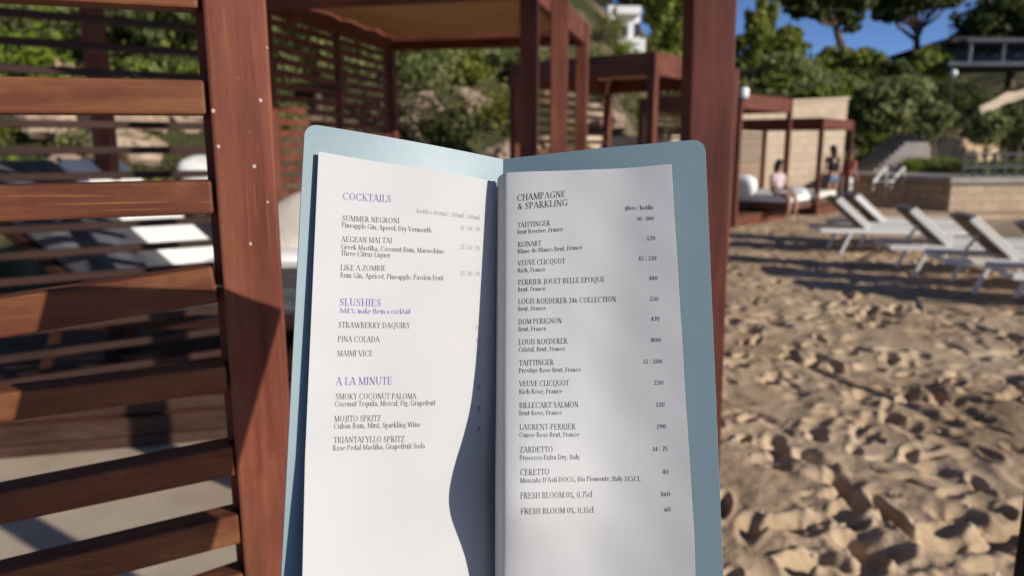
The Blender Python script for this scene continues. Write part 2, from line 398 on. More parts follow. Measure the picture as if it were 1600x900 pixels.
G['v']=([_S(.06,X_,.28,0,.14),_S(.28,0,.50,X_),_ser(.06,X_-.025,.1),_ser(.5,X_-.025,.08)],.54)
G['w']=([_S(.06,X_,.26,0,.14),_S(.26,0,.44,X_),_S(.40,X_,.60,0,.14),_S(.60,0,.78,X_),_ser(.06,X_-.025,.1),_ser(.78,X_-.025,.08)],.82)
G['x']=([_S(.06,X_,.46,0,.14),_S(.06,0,.44,X_),_ser(.06,X_-.025,.08),_ser(.46,.025,.08)],.52)
G['y']=([_S(.06,X_,.28,0,.14),_S(.50,X_,.20,-.26),_S(.20,-.26,.08,-.26,.1),_ser(.06,X_-.025,.1),_ser(.5,X_-.025,.08)],.54)
G['z']=([_S(.06,X_-.025,.42,X_-.025),_S(.42,X_,.08,0,.14),_S(.06,.025,.44,.025)],.50)
G['0']=([_A(.31,.46,.27,.46,0,360,.125)],.63)
G['1']=(stem(.18,0,.92,1,0,.15)+[_S(.04,.80,.18,.92,.06)],.36)
G['2']=([_A(.26,.68,.19,.24,-20,165),_S(.43,.60,.08,.04,.07),_S(.06,.05,.48,.05,.10),_S(.48,0,.48,.2)],.54)
G['3']=([_A(.24,.70,.17,.22,-90,150),_A(.24,.25,.21,.25,-150,90)],.52)
G['4']=([_S(.38,0,.38,.92,.15),_S(.38,.92,.04,.28),_S(.04,.28,.54,.28,.07)],.58)
G['5']=([_S(.12,.90,.46,.90,.09),_S(.12,.92,.10,.52),_A(.24,.28,.22,.28,-150,130)],.54)
G['6']=([_A(.29,.29,.22,.29,0,360),_A(.42,.34,.35,.58,105,180)],.58)
G['7']=([_S(.06,.88,.50,.88,.10),_S(.50,.9,.20,0,.12)],.52)
G['8']=([_A(.28,.69,.18,.22,0,360),_A(.28,.24,.22,.24,0,360)],.56)
G['9']=([_A(.29,.63,.22,.29,0,360),_A(.16,.58,.35,.58,-75,0)],.58)
G['|']=([_S(.12,-.1,.12,.95,.04)],.24)
G['%']=([_A(.17,.72,.11,.18,0,360,.08),_A(.52,.18,.11,.18,0,360,.08),_S(.14,0,.54,.92)],.70)
G['&']=([_A(.34,.76,.15,.22,0,360,.10),_S(.25,.62,.66,0,T_),_A(.28,.26,.24,.27,60,330),_S(.48,.10,.70,.46),_ser(.7,.46,.1)],.78)
G[',']=([_S(.12,.02,.12,.13,.13),_S(.15,.06,.07,-.16,.06)],.26)
G['.']=([_S(.12,.0,.12,.13,.13)],.26)
G['-']=([_S(.06,.35,.32,.35,.09)],.38)
G["'"]=([_S(.10,1.02,.10,.74,.08)],.20)
G[' ']=([],.27)
def text_quads(txt):
    """list of quads (4 points) in cap-height units plus the total width"""
    q = []; x = 0
    for ch in txt:
        strokes, adv = G[ch]
        for st in strokes:
            if st[0] == 's':
                _, x0, y0, x1, y1, w = st
                dx, dy = x1-x0, y1-y0; L = math.hypot(dx, dy) or 1e-6
                if abs(dx) < abs(dy)*1.2 and abs(dx) > 1e-6:    # slanting stroke: cut its ends level
                    hw = w/2*L/abs(dy)
                    q.append(((x+x0-hw,y0),(x+x0+hw,y0),(x+x1+hw,y1),(x+x1-hw,y1)))
                else:
                    nx, ny = -dy/L*w/2, dx/L*w/2
                    q.append(((x+x0-nx,y0-ny),(x+x1-nx,y1-ny),(x+x1+nx,y1+ny),(x+x0+nx,y0+ny)))
            else:
                _, cx, cy, rx, ry, a0, a1, t, h = st
                n = max(4, int(abs(a1-a0)/24)); prev = None
                for i in range(n+1):
                    a = R(a0+(a1-a0)*i/n); c, s_ = math.cos(a), math.sin(a)
                    w = h+(t-h)*abs(c)**1.6
                    ox, oy = x+cx+rx*c, cy+ry*s_
                    inn = (x+cx+(rx-w)*c if rx > w else x+cx, cy+(ry-h-(w-h)*.25)*s_)
                    cur = (inn, (ox, oy))
                    if prev: q.append((prev[0], prev[1], cur[1], cur[0]))
                    prev = cur
        x += adv+.035
    return q, max(x-.035, .01)
# ------------------------------------------------------------------ the open drinks menu
def paper_mat():
    m, nt, b = new_mat('matt_white_paper', .75, .15)
    v = coords(nt); n = tex_noise(nt, v, 900, 3)
    n2 = tex_noise(nt, v, 22, 3)
    r = ramp(nt, [(.3, (.455,.452,.447)), (.7, (.48,.477,.472))]); nt.links.new(n2, r.inputs[0])
    nt.links.new(r.outputs[0], b.inputs['Base Color'])
    mx = nt.nodes.new('ShaderNodeMath'); mx.operation = 'ADD'
    sca = nt.nodes.new('ShaderNodeMath'); sca.operation = 'MULTIPLY'; sca.inputs[1].default_value = 9.0
    nt.links.new(n2, sca.inputs[0]); nt.links.new(sca.outputs[0], mx.inputs[0]); nt.links.new(n, mx.inputs[1])
    bump(nt, b, mx.outputs[0], .16, .0003)
    return m
M['paper'] = paper_mat()
M['paper_edge'] = noisy('cream_paper_edge', (.50,.47,.40), (.56,.53,.46), 300)
def cover_mat():
    m, nt, b = new_mat('grey_blue_cover_board', .40, .5)
    v = coords(nt); n = tex_noise(nt, v, 500, 3); n2 = tex_noise(nt, v, 14, 4)
    r = ramp(nt, [(.3, (.165,.240,.270)), (.7, (.188,.264,.292))]); nt.links.new(n2, r.inputs[0])
    nt.links.new(r.outputs[0], b.inputs['Base Color'])
    rr = mapr(nt, n2, .3, .7, .36, .5); nt.links.new(rr, b.inputs['Roughness'])
    bump(nt, b, n, .15, .0002)
    return m
M['cover'] = cover_mat()
M['cover_edge'] = noisy('worn_cover_edge', (.30,.36,.38), (.52,.56,.57), 120, .7)
M['ink'] = noisy('charcoal_ink', (.055,.055,.06), (.07,.07,.075), 50, .6)
M['ink_dark'] = noisy('black_ink', (.02,.02,.025), (.03,.03,.035), 50, .6)
M['ink_faint'] = noisy('pale_grey_ink', (.22,.22,.23), (.28,.28,.29), 50, .6)
M['ink_violet'] = noisy('violet_ink', (.10,.085,.24), (.13,.11,.29), 50, .6)
M['cord'] = noisy('black_elastic', (.012,.011,.012), (.03,.028,.03), 900, .6)

MENU_T = Vector((-0.00594519, 0.49833474, 1.49204397))
EX = Vector((.99999455, 0, -.0033011)); UP = Vector((.00309549, .34745255, .93769246)); EN = Vector((.001147, -.93769757, .34745066))
menu = thing('drinks_menu', 'open grey-blue drinks menu with white printed pages held up in the foreground', 'menu')
menu.matrix_world = Matrix.Translation(MENU_T) @ Matrix((EX, UP, EN)).transposed().to_4x4()

MENU_LEN = .34
def cover_board(side):
    """rounded board, slightly bowed, 1.6 mm thick"""
    g, sg = (GL, -1) if side == 'L' else (GR, 1)
    rad = .0075
    def outline(s):        # top v at width s
        d = s-(W-rad)
        return 0 if d < 0 else rad-math.sqrt(max(0, rad*rad-d*d))
    ss = [0, .002]+[W*i/24 for i in range(1, 22)]+[W-rad*k for k in (.95,.8,.65,.5,.35,.22,.12,.05,.015,0)]
    ss = sorted(set(round(s, 6) for s in ss))
    nv = 26; vs = []; fs = []
    for th in (0, -.0016):
        for s in ss:
            t0 = outline(s); b0 = .0022*math.sin(math.pi*s/W)
            for j in range(nv+1):
                v = t0+(MENU_LEN-2*t0)*j/nv
                h = b0+th
                vs.append((sg*(s*math.cos(g)-h*math.sin(g)), -v, s*math.sin(g)+h*math.cos(g)))
    n1 = nv+1; ns = len(ss); off = ns*n1
    for i in range(ns-1):
        for j in range(nv):
            a, b, c, d = i*n1+j, (i+1)*n1+j, (i+1)*n1+j+1, i*n1+j+1
            f = (a, d, c, b) if side == 'R' else (a, b, c, d)
            fs.append(f); fs.append(tuple(off+q for q in reversed(f)))
    rim = [i*n1 for i in range(ns)]+[(ns-1)*n1+j for j in range(1, n1)]+[i*n1+nv for i in range(ns-2, -1, -1)]+[j for j in range(nv-1, 0, -1)]
    for k in range(len(rim)):
        a, b = rim[k], rim[(k+1) % len(rim)]
        f = (a, b, off+b, off+a); fs.append(f if side == 'R' else tuple(reversed(f)))
    mb = MB(); mb.add(vs, fs); mb.m = [0]*(len(fs)-len(rim))+[1]*len(rim); return mb
for side in 'LR':
    o = cover_board(side).build('cover', [M['cover'], M['cover_edge']], menu, smooth=False)
    o['label'] = 'sunlit half of the grey-blue cover' if side == 'L' else 'shaded half of the grey-blue cover'
sp = MB(); sp.box((0, -MENU_LEN/2, -.0022), (.007, MENU_LEN-.002, .0014), ch=.0005)
sp.build('spine', M['cover'], menu)
def leaf(side, s0, v0, v1, smax, thick, ns=70, nv=90):
    vs = []; fs = []
    for layer in (0, 1):
        for i in range(ns+1):
            k = i/ns; k = k**1.5
            for j in range(nv+1):
                v = v0+(v1-v0)*j/nv
                s = s0+(smax(v)-s0)*k
                vs.append(local(side, s, v, 0 if layer == 0 else -thick))
    n1 = nv+1; off = (ns+1)*n1; fm = []
    for i in range(ns):
        for j in range(nv):
            a, b, c, d = i*n1+j, (i+1)*n1+j, (i+1)*n1+j+1, i*n1+j+1
            f = (a, d, c, b) if side == 'R' else (a, b, c, d)
            fs.append(f); fs.append(tuple(off+q for q in reversed(f))); fm += [0, 0]
    rim = [i*n1 for i in range(ns+1)]+[ns*n1+j for j in range(1, n1)]+[i*n1+nv for i in range(ns-1, -1, -1)]+[j for j in range(nv-1, 0, -1)]
    o2 = len(vs); nr_ = len(rim); vs += [vs[k] for k in rim]+[vs[off+k] for k in rim]     # the cut edge keeps its own corners, so it stays crisp
    for k in range(nr_):
        a, b = o2+k, o2+(k+1) % nr_
        f = (a, b, b+nr_, a+nr_); fs.append(f if side == 'R' else tuple(reversed(f))); fm.append(1)
    mb = MB(); mb.add(vs, fs); mb.m = fm; return mb
page_l = leaf('L', .0025, .0175, .325, lambda v: .1225, .0005).build('page', [M['paper'], M['paper_edge']], menu, smooth=False)
page_l['label'] = 'sunlit page headed COCKTAILS with the shadow of the other leaf along its fold'
page_r = leaf('R', .0004, .0157, .325, lambda v: .1122+.0055*min(1, max(0, v-.016)/.22), .0013).build('page', [M['paper'], M['paper_edge']], menu, smooth=False)
page_r['label'] = 'shaded page headed CHAMPAGNE & SPARKLING curling up at the fold'
for o in (page_l, page_r):
    o.data.polygons.foreach_set('use_smooth', [m == 0 for m in [p.material_index for p in o.data.polygons]])
INK = {'h':('ink_violet',.0045),'p':('ink_violet',.0031),'i':('ink',.0034),'s':('ink',.0031),'f':('ink_faint',.0030),'d':('ink_dark',.0031),
       'H':('ink',.0044),'n':('ink',.0031)}
def lettering(side, lines, parent):
    for li, (txt, k, s0, v0, s1, v1) in enumerate(lines):
        matn, cap = INK[k]
        nm = 'heading' if k in 'hH' else 'printed_price' if k in 'fdn' else 'printed_line'
        if k == 'n' or (k == 's' and side == 'R'): cap = .0028
        mb = MB()
        qs, w = text_quads(txt)
        for n_, q in enumerate(qs):
            pts = []
            for gx, gy in q:
                t = gx/w
                s = s0+(s1-s0)*t; v = v0+(v1-v0)*t-gy*cap
                pts.append(local(side, s, v, .00012+.0000012*(n_ % 40)))
            mb.add(pts, [(0,1,2,3)])
        o = mb.build(nm, M[matn], parent)
        if nm == 'heading': o['label'] = ('violet' if side == 'L' else 'charcoal')+' heading reading '+txt
lettering('L', TEXT_L, page_l)
lettering('R', TEXT_R, page_r)
# ------------------------------------------------------------------ ground: trodden sand, paving, water, hillside
def vnoise(x, y, seed=0):
    """value noise on arrays"""
    xi, yi = np.floor(x).astype(np.int64), np.floor(y).astype(np.int64)
    fx, fy = x-xi, y-yi; fx = fx*fx*(3-2*fx); fy = fy*fy*(3-2*fy)
    def h(a, b):
        n = (a*374761393+b*668265263+seed*974634777) & 0x7fffffff
        n = ((n ^ (n >> 13))*1274126177) & 0x7fffffff
        return ((n ^ (n >> 16)) & 0xffff)/65535.0
    return (h(xi,yi)*(1-fx)+h(xi+1,yi)*fx)*(1-fy)+(h(xi,yi+1)*(1-fx)+h(xi+1,yi+1)*fx)*fy
def fbm(x, y, o=4, seed=0):
    t = 0; a = .5
    for i in range(o):
        t = t+a*vnoise(x*2**i, y*2**i, seed+i*17); a *= .5
    return t
FOOT = [(-60,7.5),(-12,7.5),(-3,9.0),(.5,11.5),(3,15.5),(5,20.5),(10,23.5),(16,28.8),(30,34),(80,40)]
def hill_z(x, y):
    fx = np.array([p[0] for p in FOOT]); fy = np.array([p[1] for p in FOOT])
    s = y-np.interp(x, fx, fy)
    slope = np.interp(x, [-10, 2, 9, 16, 40], [.62, .55, .44, .46, .36])
    top = np.interp(x, [-10, 2, 9, 14, 22, 40], [16, 14, 10.5, 9.5, 9.2, 10.5])
    h = np.where(s > 0, slope*s, 0)
    h = top*(1-np.exp(-h/top*1.25))
    return h+np.clip(s, 0, 3)/3*(fbm(x*.35, y*.35, 4, 5)-.45)*1.5
def sea_edge(y):
    return 5.9+np.clip((y-6)*.16, -.3, 2.2)
def sand_base(x, y):
    z = -.10*np.clip(x-sea_edge(y), -.4, 6)-.03
    z = np.where(y < 16.5, z, 0) ; z = np.minimum(z, .01)
    return z+(fbm(x*.8, y*.8, 3, 2)-.44)*.07
def grid_obj(name, X, Y, Z, mat, kind='structure'):
    ny, nx = X.shape
    me = bpy.data.meshes.new(name)
    co = np.stack([X, Y, Z], -1).reshape(-1, 3).astype(np.float32)
    idx = np.arange(nx*ny).reshape(ny, nx)
    q = np.stack([idx[:-1,:-1], idx[:-1,1:], idx[1:,1:], idx[1:,:-1]], -1).reshape(-1, 4)
    me.vertices.add(len(co)); me.vertices.foreach_set('co', co.ravel())
    me.loops.add(q.size); me.loops.foreach_set('vertex_index', q.ravel().astype(np.int32))
    me.polygons.add(len(q)); me.polygons.foreach_set('loop_start', np.arange(0, q.size, 4, dtype=np.int32))
    me.polygons.foreach_set('use_smooth', np.ones(len(q), dtype=bool))
    me.update(calc_edges=True); me.materials.append(mat)
    o = bpy.data.objects.new(name, me); sc.collection.objects.link(o); o['kind'] = kind
    return o
def sand_mat():
    m, nt, b = new_mat('trodden_beach_sand', .9, .15)
    v = coords(nt); n = tex_noise(nt, v, .9, 5); f = tex_noise(nt, v, 55, 4, .7); g = tex_noise(nt, v, 260, 2)
    r = ramp(nt, [(.3, (.33,.225,.135)), (.52, (.53,.385,.245)), (.75, (.63,.485,.33))]); nt.links.new(n, r.inputs[0])
    c = mixc(nt, mapr(nt, f, .32, .66, .0, .48), r.outputs[0], (.29,.195,.12))
    c = mixc(nt, mapr(nt, g, .66, .74, 0, .5), c, (.62,.52,.40))
    nt.links.new(c, b.inputs['Base Color'])
    bump(nt, b, f, .45, .012)
    return m
M['sand'] = sand_mat()
rs = np.random.RandomState(4)
# rows get wider apart with distance
ys = [1.1]
while ys[-1] < 36: ys.append(ys[-1]*1.0046)
ys = np.array(ys); us = np.linspace(-.62, 1.0, 780)
Yg, Ug = np.meshgrid(ys, us, indexing='ij'); Xg = Ug*Yg
Zg = sand_base(Xg, Yg)
patch = np.clip((fbm(Xg*.9, Yg*.9, 3, 77)-.30)/.22, .15, 1)
rough_amt = np.clip((Xg+.6)/.8, .25, 1)*np.clip((sea_edge(Yg)+.6-Xg)/1.2, 0, 1)
Zg += (fbm(Xg*3.1, Yg*3.1, 4, 9)-.47)*.055*rough_amt
Zg += (fbm(Xg*11, Yg*11, 5, 31)-.46)*.027*rough_amt*patch
relief = np.zeros_like(Zg)
n_prints = 2900
pr_u = rs.rand(n_prints); pr_y = 1.6+15*rs.rand(n_prints)**1.1
pr_x = -1.0+(pr_y*.95+1.2)*pr_u
for k in range(n_prints):
    x0, y0 = pr_x[k], pr_y[k]
    i0, i1 = np.searchsorted(ys, (y0-.4, y0+.4)); 
    if i1 <= i0 or x0 > sea_edge(y0)+.3: continue
    u0, u1 = (x0-.4)/max(y0, .5), (x0+.4)/max(y0, .5)
    j0, j1 = np.searchsorted(us, (u0-.05, u1+.05))
    if j1 <= j0: continue
    sx = Xg[i0:i1, j0:j1]-x0; sy = Yg[i0:i1, j0:j1]-y0
    a = rs.rand()*math.pi; ca, sa = math.cos(a), math.sin(a)
    L = .045+.13*rs.rand()**2; Wd = .026+.045*rs.rand()**1.5; dep = .015+.055*rs.rand()**1.3
    p = (sx*ca+sy*sa)/L; q = (-sx*sa+sy*ca)/Wd
    p = p+.22*(fbm(sx*14+k, sy*14, 2, k)-.4); q = q+.35*(fbm(sx*14, sy*14+k, 2, k+3)-.4)
    r2 = p*p+q*q
    relief[i0:i1, j0:j1] += -dep*np.exp(-r2**1.6)+dep*.16*np.exp(-((np.sqrt(r2)-1.45)/.35)**2)
relief = np.clip(relief, -.085, .06)
Zg += relief*np.clip(rough_amt, .2, 1)*(.35+.75*patch)
# small stones, shells and twigs are left lying on it further down
# a narrow groove dragged across the beach
ga, gb = on_ground(1235, 558), on_ground(1505, 668)
gl = (gb-ga).length; tx, ty = (gb.x-ga.x)/gl, (gb.y-ga.y)/gl
along = (Xg-ga.x)*tx+(Yg-ga.y)*ty; across = -(Xg-ga.x)*ty+(Yg-ga.y)*tx+.03*np.sin(along*2.3)
Zg += np.where((along > 0) & (along < gl), 1, 0)*(0.010*np.exp(-((across-.035)/.03)**2)-.026*np.exp(-((across+.02)/.028)**2))
grid_obj('sand', Xg, Yg, Zg, M['sand'])
gx, gy = np.meshgrid(np.linspace(-160, 160, 80), np.linspace(-120, 240, 80))
grid_obj('ground', gx, gy, np.full_like(gx, -2.0)+(fbm(gx*.05, gy*.05, 3)-.5)*.2, M['sand'])
# sand continues outside the detailed sheet, behind and beside the viewer
for nm, (xa, xb, ya, yb) in {'beach': (-9, 7.2, -10, 1.1)}.items():
    bx, by = np.meshgrid(np.linspace(xa, xb, 120), np.linspace(ya, yb, 90))
    grid_obj('beach', bx, by, sand_base(bx, by)+(fbm(bx*3.1, by*3.1, 4, 9)-.47)*.08-.004, M['sand'])
M['paving'] = noisy('pale_stone_paving', (.44,.35,.255), (.54,.44,.325), 3.5, .85, .15, .25, .01)
pv = MB(); pv.box((-4.35, 3.2, .035), (7.5, 7.4, .11), ch=.01)
tag(pv.build('paving', M['paving']), kind='structure')
def water_mat():
    m, nt, b = new_mat('shallow_sea_water', .12, .5)
    v = coords(nt, (1, 1.6, 1)); n = tex_noise(nt, v, 3.2, 5, .6, .4); w = tex_noise(nt, v, .35, 3)
    r = ramp(nt, [(.35, (.075,.068,.046)), (.65, (.12,.10,.066))]); nt.links.new(w, r.inputs[0])
    nt.links.new(r.outputs[0], b.inputs['Base Color']); bump(nt, b, n, .5, .05)
    return m
M['water'] = water_mat()
wx, wy = np.meshgrid(np.linspace(4.5, 150, 60), np.linspace(-110, 33, 60))
grid_obj('sea_water', wx, wy, np.full_like(wx, -.085), M['water'])
def hill_mat():
    m, nt, b = new_mat('scrubby_hillside', .9, .1)
    v = coords(nt); n = tex_noise(nt, v, .55, 6, .65); n2 = tex_noise(nt, v, 3.0, 5, .7)
    r = ramp(nt, [(.36, (.035,.045,.016)), (.50, (.075,.075,.030)), (.60, (.19,.135,.085)), (.74, (.30,.22,.15))]); nt.links.new(n, r.inputs[0])
    c = mixc(nt, mapr(nt, n2, .35, .7, 0, .7), r.outputs[0], (.045,.04,.02)); nt.links.new(c, b.inputs['Base Color'])
    bump(nt, b, n2, .8, .2); return m
M['hill'] = hill_mat()
hx, hy = np.meshgrid(np.linspace(-70, 95, 260), np.linspace(7.3, 120, 220))
hz = hill_z(hx, hy)
fyv = np.interp(hx, [p[0] for p in FOOT], [p[1] for p in FOOT])
hz = np.where(hy < fyv-.2, -.25, hz+.02)
grid_obj('hillside', hx, hy, hz, M['hill'])

# ------------------------------------------------------------------ the near slatted screen (left foreground)
PN_YAW = R(70)
PD = Vector((math.sin(PN_YAW), math.cos(PN_YAW), 0)); PNN = Vector((PD.y, -PD.x, 0))   # along the screen, towards the viewer
PP = at(385, 400, 1).normalized()
p_near = Vector((0,0,CAM_H)) + ray(390, 400)*.69
scr = thing('slatted_screen', 'weathered red-brown slatted timber screen with a splashed post beside the menu', 'screen', (p_near.x, p_near.y, 0))
scr.rotation_euler = (0, 0, math.atan2(PD.y, PD.x))
inv_scr = (Matrix.Translation(scr.location) @ Matrix.Rotation(math.atan2(PD.y, PD.x), 4, 'Z')).inverted()
def on_scr(px, py, off=0.0):      # picture point on the screen's plane, in the screen's own axes
    return inv_scr @ on_plane(px, py, p_near+PNN*off, PNN)
xl = [on_scr(312, 0).x, on_scr(385, 900).x]; xr = [on_scr(415, 0).x, on_scr(458, 700).x]
x0p, x1p = sum(xl)/2, sum(xr)/2
pb = MB()
PT = .062
pb.box(((x0p+x1p)/2, PT/2, 1.22), (x1p-x0p, PT, 2.44), ch=.003)
for px, py, r_ in ((333,173,.0016),(407,157,.0015),(341,229,.0015),(397,260,.0017),(417,75,.0010),(391,381,.0014),(418,316,.0011),(372,122,.0005),(389,206,.0004)):
    c = on_scr(px, py); rr = random.Random(px)
    pb.blob((c.x, -.0001, c.z), (r_, .0006, r_*(1+.3*rr.random())), px, .3, 2, 2, mi=1)
pb.box((x0p-.0035, PT/2+.012, 1.22), (.007, PT-.024, 2.44))
pb.build('post', [M['post_wood'], M['white_fleck']], scr)
def slat(quad, thick=.034, gap_end=True):
    """quad: left-top, right-top, right-bottom, left-bottom picture points of its front face"""
    lt, rt, rb, lb = [on_scr(*q, .0) for q in quad]
    # carry the slat on beyond the frame's edge to the left
    ext = .75
    d1 = (lt-rt).normalized(); d2 = (lb-rb).normalized()
    lt2 = lt+d1*ext; lb2 = lb+(d1*.5+d2*.5).normalized()*ext
    lb2 = lt2+(lb-lt)
    b = bmesh.new()
    vs = [b.verts.new((p.x, y, p.z)) for y in (0.004, thick) for p in (lt2, rt, rb, lb2)]
    for f in ((0,3,2,1),(4,5,6,7),(0,1,5,4),(1,2,6,5),(2,3,7,6),(3,0,4,7)): b.faces.new([vs[i] for i in f])
    bmesh.ops.recalc_face_normals(b, faces=b.faces)
    bmesh.ops.bevel(b, geom=list(b.edges), offset=.0028, segments=2, affect='EDGES', profile=.5)
    b.verts.index_update()
    mb = MB(); mb.add([v.co.copy() for v in b.verts], [[v.index for v in f.verts] for f in b.faces]); b.free()
    return mb
slats = [((0,-62),(306,-42),(309,12),(0,-10)), ((0,118),(318,124),(322,179),(0,175)), ((0,290),(330,282),(334,335),(0,347)),
         ((0,468),(331,418),(341,475),(0,527)), ((0,617),(354,574),(357,615),(0,671)), ((0,773),(364,700),(368,747),(0,823)),
         ((0,899),(373,807),(377,853),(0,955)), ((0,1030),(381,898),(385,945),(0,1085))]
for i, q in enumerate(slats):
    o = slat(q).build('slat', M['slat_wood'], scr)
    if i == 3: o['label'] = 'loose slat tilting out of line with a gap at the post'
for q in ((341,450),(337,137),(372,713)):       # screw ends and splinters where slats meet the post
    c = on_scr(*q); s_ = MB(); s_.tube([(c.x-.006, .012, c.z), (c.x+.010, .012, c.z)], .0018, 8)
    s_.build('screw', noisy('rusty_steel', (.16,.10,.07), (.4,.36,.33), 400, .5), scr)

# ------------------------------------------------------------------ second slatted side of the neighbouring sunbed cabana, further left
def side_screen(p0, p1, z0, z1, step, h, name, label, cat='screen', depth=.03, posts=(0, 1), pw=.08, mats=('shade_dark_wood_x', 'shade_dark_wood_z')):
    p0, p1 = Vector(p0), Vector(p1); L = (p1-p0).length
    t = thing(name, label, cat, (p0.x, p0.y, 0), math.atan2(p1.y-p0.y, p1.x-p0.x))
    n = int((z1-z0)/step)
    for i in range(n+1):
        m = MB(); m.box((L/2, 0, z0+i*step), (L-pw, depth, h), ch=.003)
        m.build('slat', M[mats[0]], t)
    for k in posts:
        m = MB(); m.box((L*k, 0, z1/2+.03), (pw, pw, z1+.06), ch=.004); m.build('post', M[mats[1]], t)
    return t
FS0, FS1 = at(-330, 400, 2.55), at(378, 400, 3.40)
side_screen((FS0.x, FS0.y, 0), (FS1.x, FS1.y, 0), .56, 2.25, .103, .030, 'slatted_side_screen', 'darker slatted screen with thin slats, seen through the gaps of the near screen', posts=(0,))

M['shade_dark_deck'] = wood('shade_darkened_platform_wood', 0, (.035,.016,.011), (.06,.03,.02), (.09,.048,.032), (.14,.09,.06), .5, grain=.4)  # darker deck wood, the shade on the fascia is in the colour
# low timber platform under it
dk = thing('timber_platform', 'low brown board platform behind the near slatted screen', 'platform', (-2.2, 3.25, 0), R(14))
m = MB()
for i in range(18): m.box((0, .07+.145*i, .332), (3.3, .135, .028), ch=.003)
m.build('deck_boards', M['shade_dark_wood_x'], dk)  # boards use the darkened wood to paint in the platform's shade
for k, z in enumerate((.10, .20, .29)):
    m = MB(); m.box((0, -.008-.012*(k % 2), z), (3.3, .03, (.09, .09, .06)[k]), ch=.004); m.build('fascia_board', M['shade_dark_deck'], dk)
m = MB(); m.box((0, 1.3, .16), (3.24, 2.58, .31)); m.build('base_frame', M['cabana_x'], dk)

# ------------------------------------------------------------------ cabanas
def canvas_mat(name, c0, c1):
    m = noisy(name, c0, c1, 2, .9, .1); nt = m.node_tree; b = nt.nodes['Principled BSDF']
    tr = nt.nodes.new('ShaderNodeBsdfTranslucent'); tr.inputs[0].default_value = (*c1, 1)
    mx = nt.nodes.new('ShaderNodeMixShader'); mx.inputs[0].default_value = .35
    nt.links.new(b.outputs[0], mx.inputs[1]); nt.links.new(tr.outputs[0], mx.inputs[2]); nt.links.new(mx.outputs[0], nt.nodes['Material Output'].inputs[0]); return m
M['canvas'] = canvas_mat('tan_canvas', (.46,.30,.16), (.54,.36,.20))
M['canvas_pale'] = canvas_mat('cream_canvas', (.56,.46,.34), (.62,.52,.40))
M['white_cushion'] = noisy('white_cushion_fabric', (.72,.71,.68), (.80,.79,.76), 40, .9, .1)
def cabana(name, label, loc, yaw, w, d, hz=2.5, deck=.16, beam=.17, roof='canvas', slats=True, mattress=True, seed=0):
    """loc: ground point of the seaward near post; yaw: heading of the row. local x runs inland along the near side, y along the row"""
    # local axes: +y = row heading, +x = inland (left), so x is mirrored
    t = thing(name, label, 'cabana', loc, 0, 'beach cabanas in a row')
    t.rotation_euler = (0, 0, -yaw)
    P = .095
    for x in (0, -w):
        for y in (0, d):
            m = MB(); m.box((x, y, hz/2), (P, P, hz), ch=.004); m.build('post', M['cabana_z'], t)
    for y in (0, d):
        m = MB(); m.box((-w/2, y-(.012 if y == 0 else -.012), hz-beam/2+.003), (w-P, .06, beam), ch=.004); m.build('beam', M['cabana_x'], t)
    for x in (0, -w):
        m = MB(); m.bar((x, P/2, hz-beam/2+.003), (x, d-P/2, hz-beam/2+.003), .06, beam, ch=.004); m.build('beam', M['cabana_x'], t)
    m = MB()
    n = 12; vs = []; fs = []
    for i in range(n+1):
        for j in range(n+1):
            u, v = i/n, j/n
            vs.append((-.06-(w-.12)*u, .06+(d-.12)*v, hz-.05-.05*math.sin(math.pi*u)*math.sin(math.pi*v)-.012*math.sin(9*math.pi*v)))
    for i in range(n):
        for j in range(n):
            a = i*(n+1)+j; fs.append((a, a+1, a+n+2, a+n+1))
    m.add(vs, fs); m.add([(x, y, z+.006) for x, y, z in vs], [tuple(reversed(f)) for f in fs])
    m.build('roof_canvas', M[roof], t, smooth=True)
    m = MB()
    nb = int(d/.12)
    for i in range(nb): m.box((-w/2, (i+.5)*d/nb, deck-.014), (w+.1, d/nb-.008, .028), ch=.003)
    m.build('deck_boards', M['deck_wood'], t)
    m = MB(); m.box((-w/2, d/2, (deck-.03)/2), (w+.04, d-.02, deck-.03)); m.build('deck_base', M['cabana_x'], t)
    if slats:
        for i in range(int((hz-.5)/.115)):
            m = MB(); m.bar((-w-.01, .06, .42+.115*i), (-w-.01, d-.06, .42+.115*i), .025, .05)
            m.build('slat', M['cabana_x'], t)
    if mattress:
        m = MB(); m.box((-w*.52, d*.5, deck+.12), (w*.72, d*.72, .22), ch=.05); m.build('mattress', M['white_cushion'], t, smooth=True)
    return t
# cabana standing nearest, centre-left: its landward side is a tall slatted wall
cabana('beach_cabana', 'nearest dark cabana with a tan canvas roof, right behind the top of the menu', (.10, 4.45, 0), R(14), 1.72, 2.0, 2.5, .16, .17, 'canvas', slats=False, mattress=False)
cA = [o for o in sc.objects if o.name == 'beach_cabana'][0]
for i in range(27):
    m = MB(); m.bar((-1.72, .06, .34+.078*i), (-1.72, 1.94, .34+.078*i), .022, .042); m.build('slat', M['cabana_x'], cA)
m = MB(); m.box((-1.72, 1.0, 1.2), (.05, .05, 2.4), ch=.003); m.build('stile', M['cabana_z'], cA)
cabana('beach_cabana', 'second cabana in the row, lit side beam running behind the tall right-hand post', (1.52, 8.25, 0), R(38.5), 1.9, 2.2, 2.5, .16, .24, 'canvas', seed=2)
cabana('beach_cabana', 'third cabana, with a white lantern on its corner post and people on its bed', (4.17, 13.9, 0), R(42), 2.1, 2.3, 2.46, .22, .27, 'canvas_pale', seed=3, mattress=False)
cabana('beach_cabana', 'farthest cabana, standing in front of the cream wall by the stairs', (6.72, 16.4, 0), R(39), 2.1, 2.3, 2.12, .2, .22, 'canvas_pale', seed=4, mattress=False)
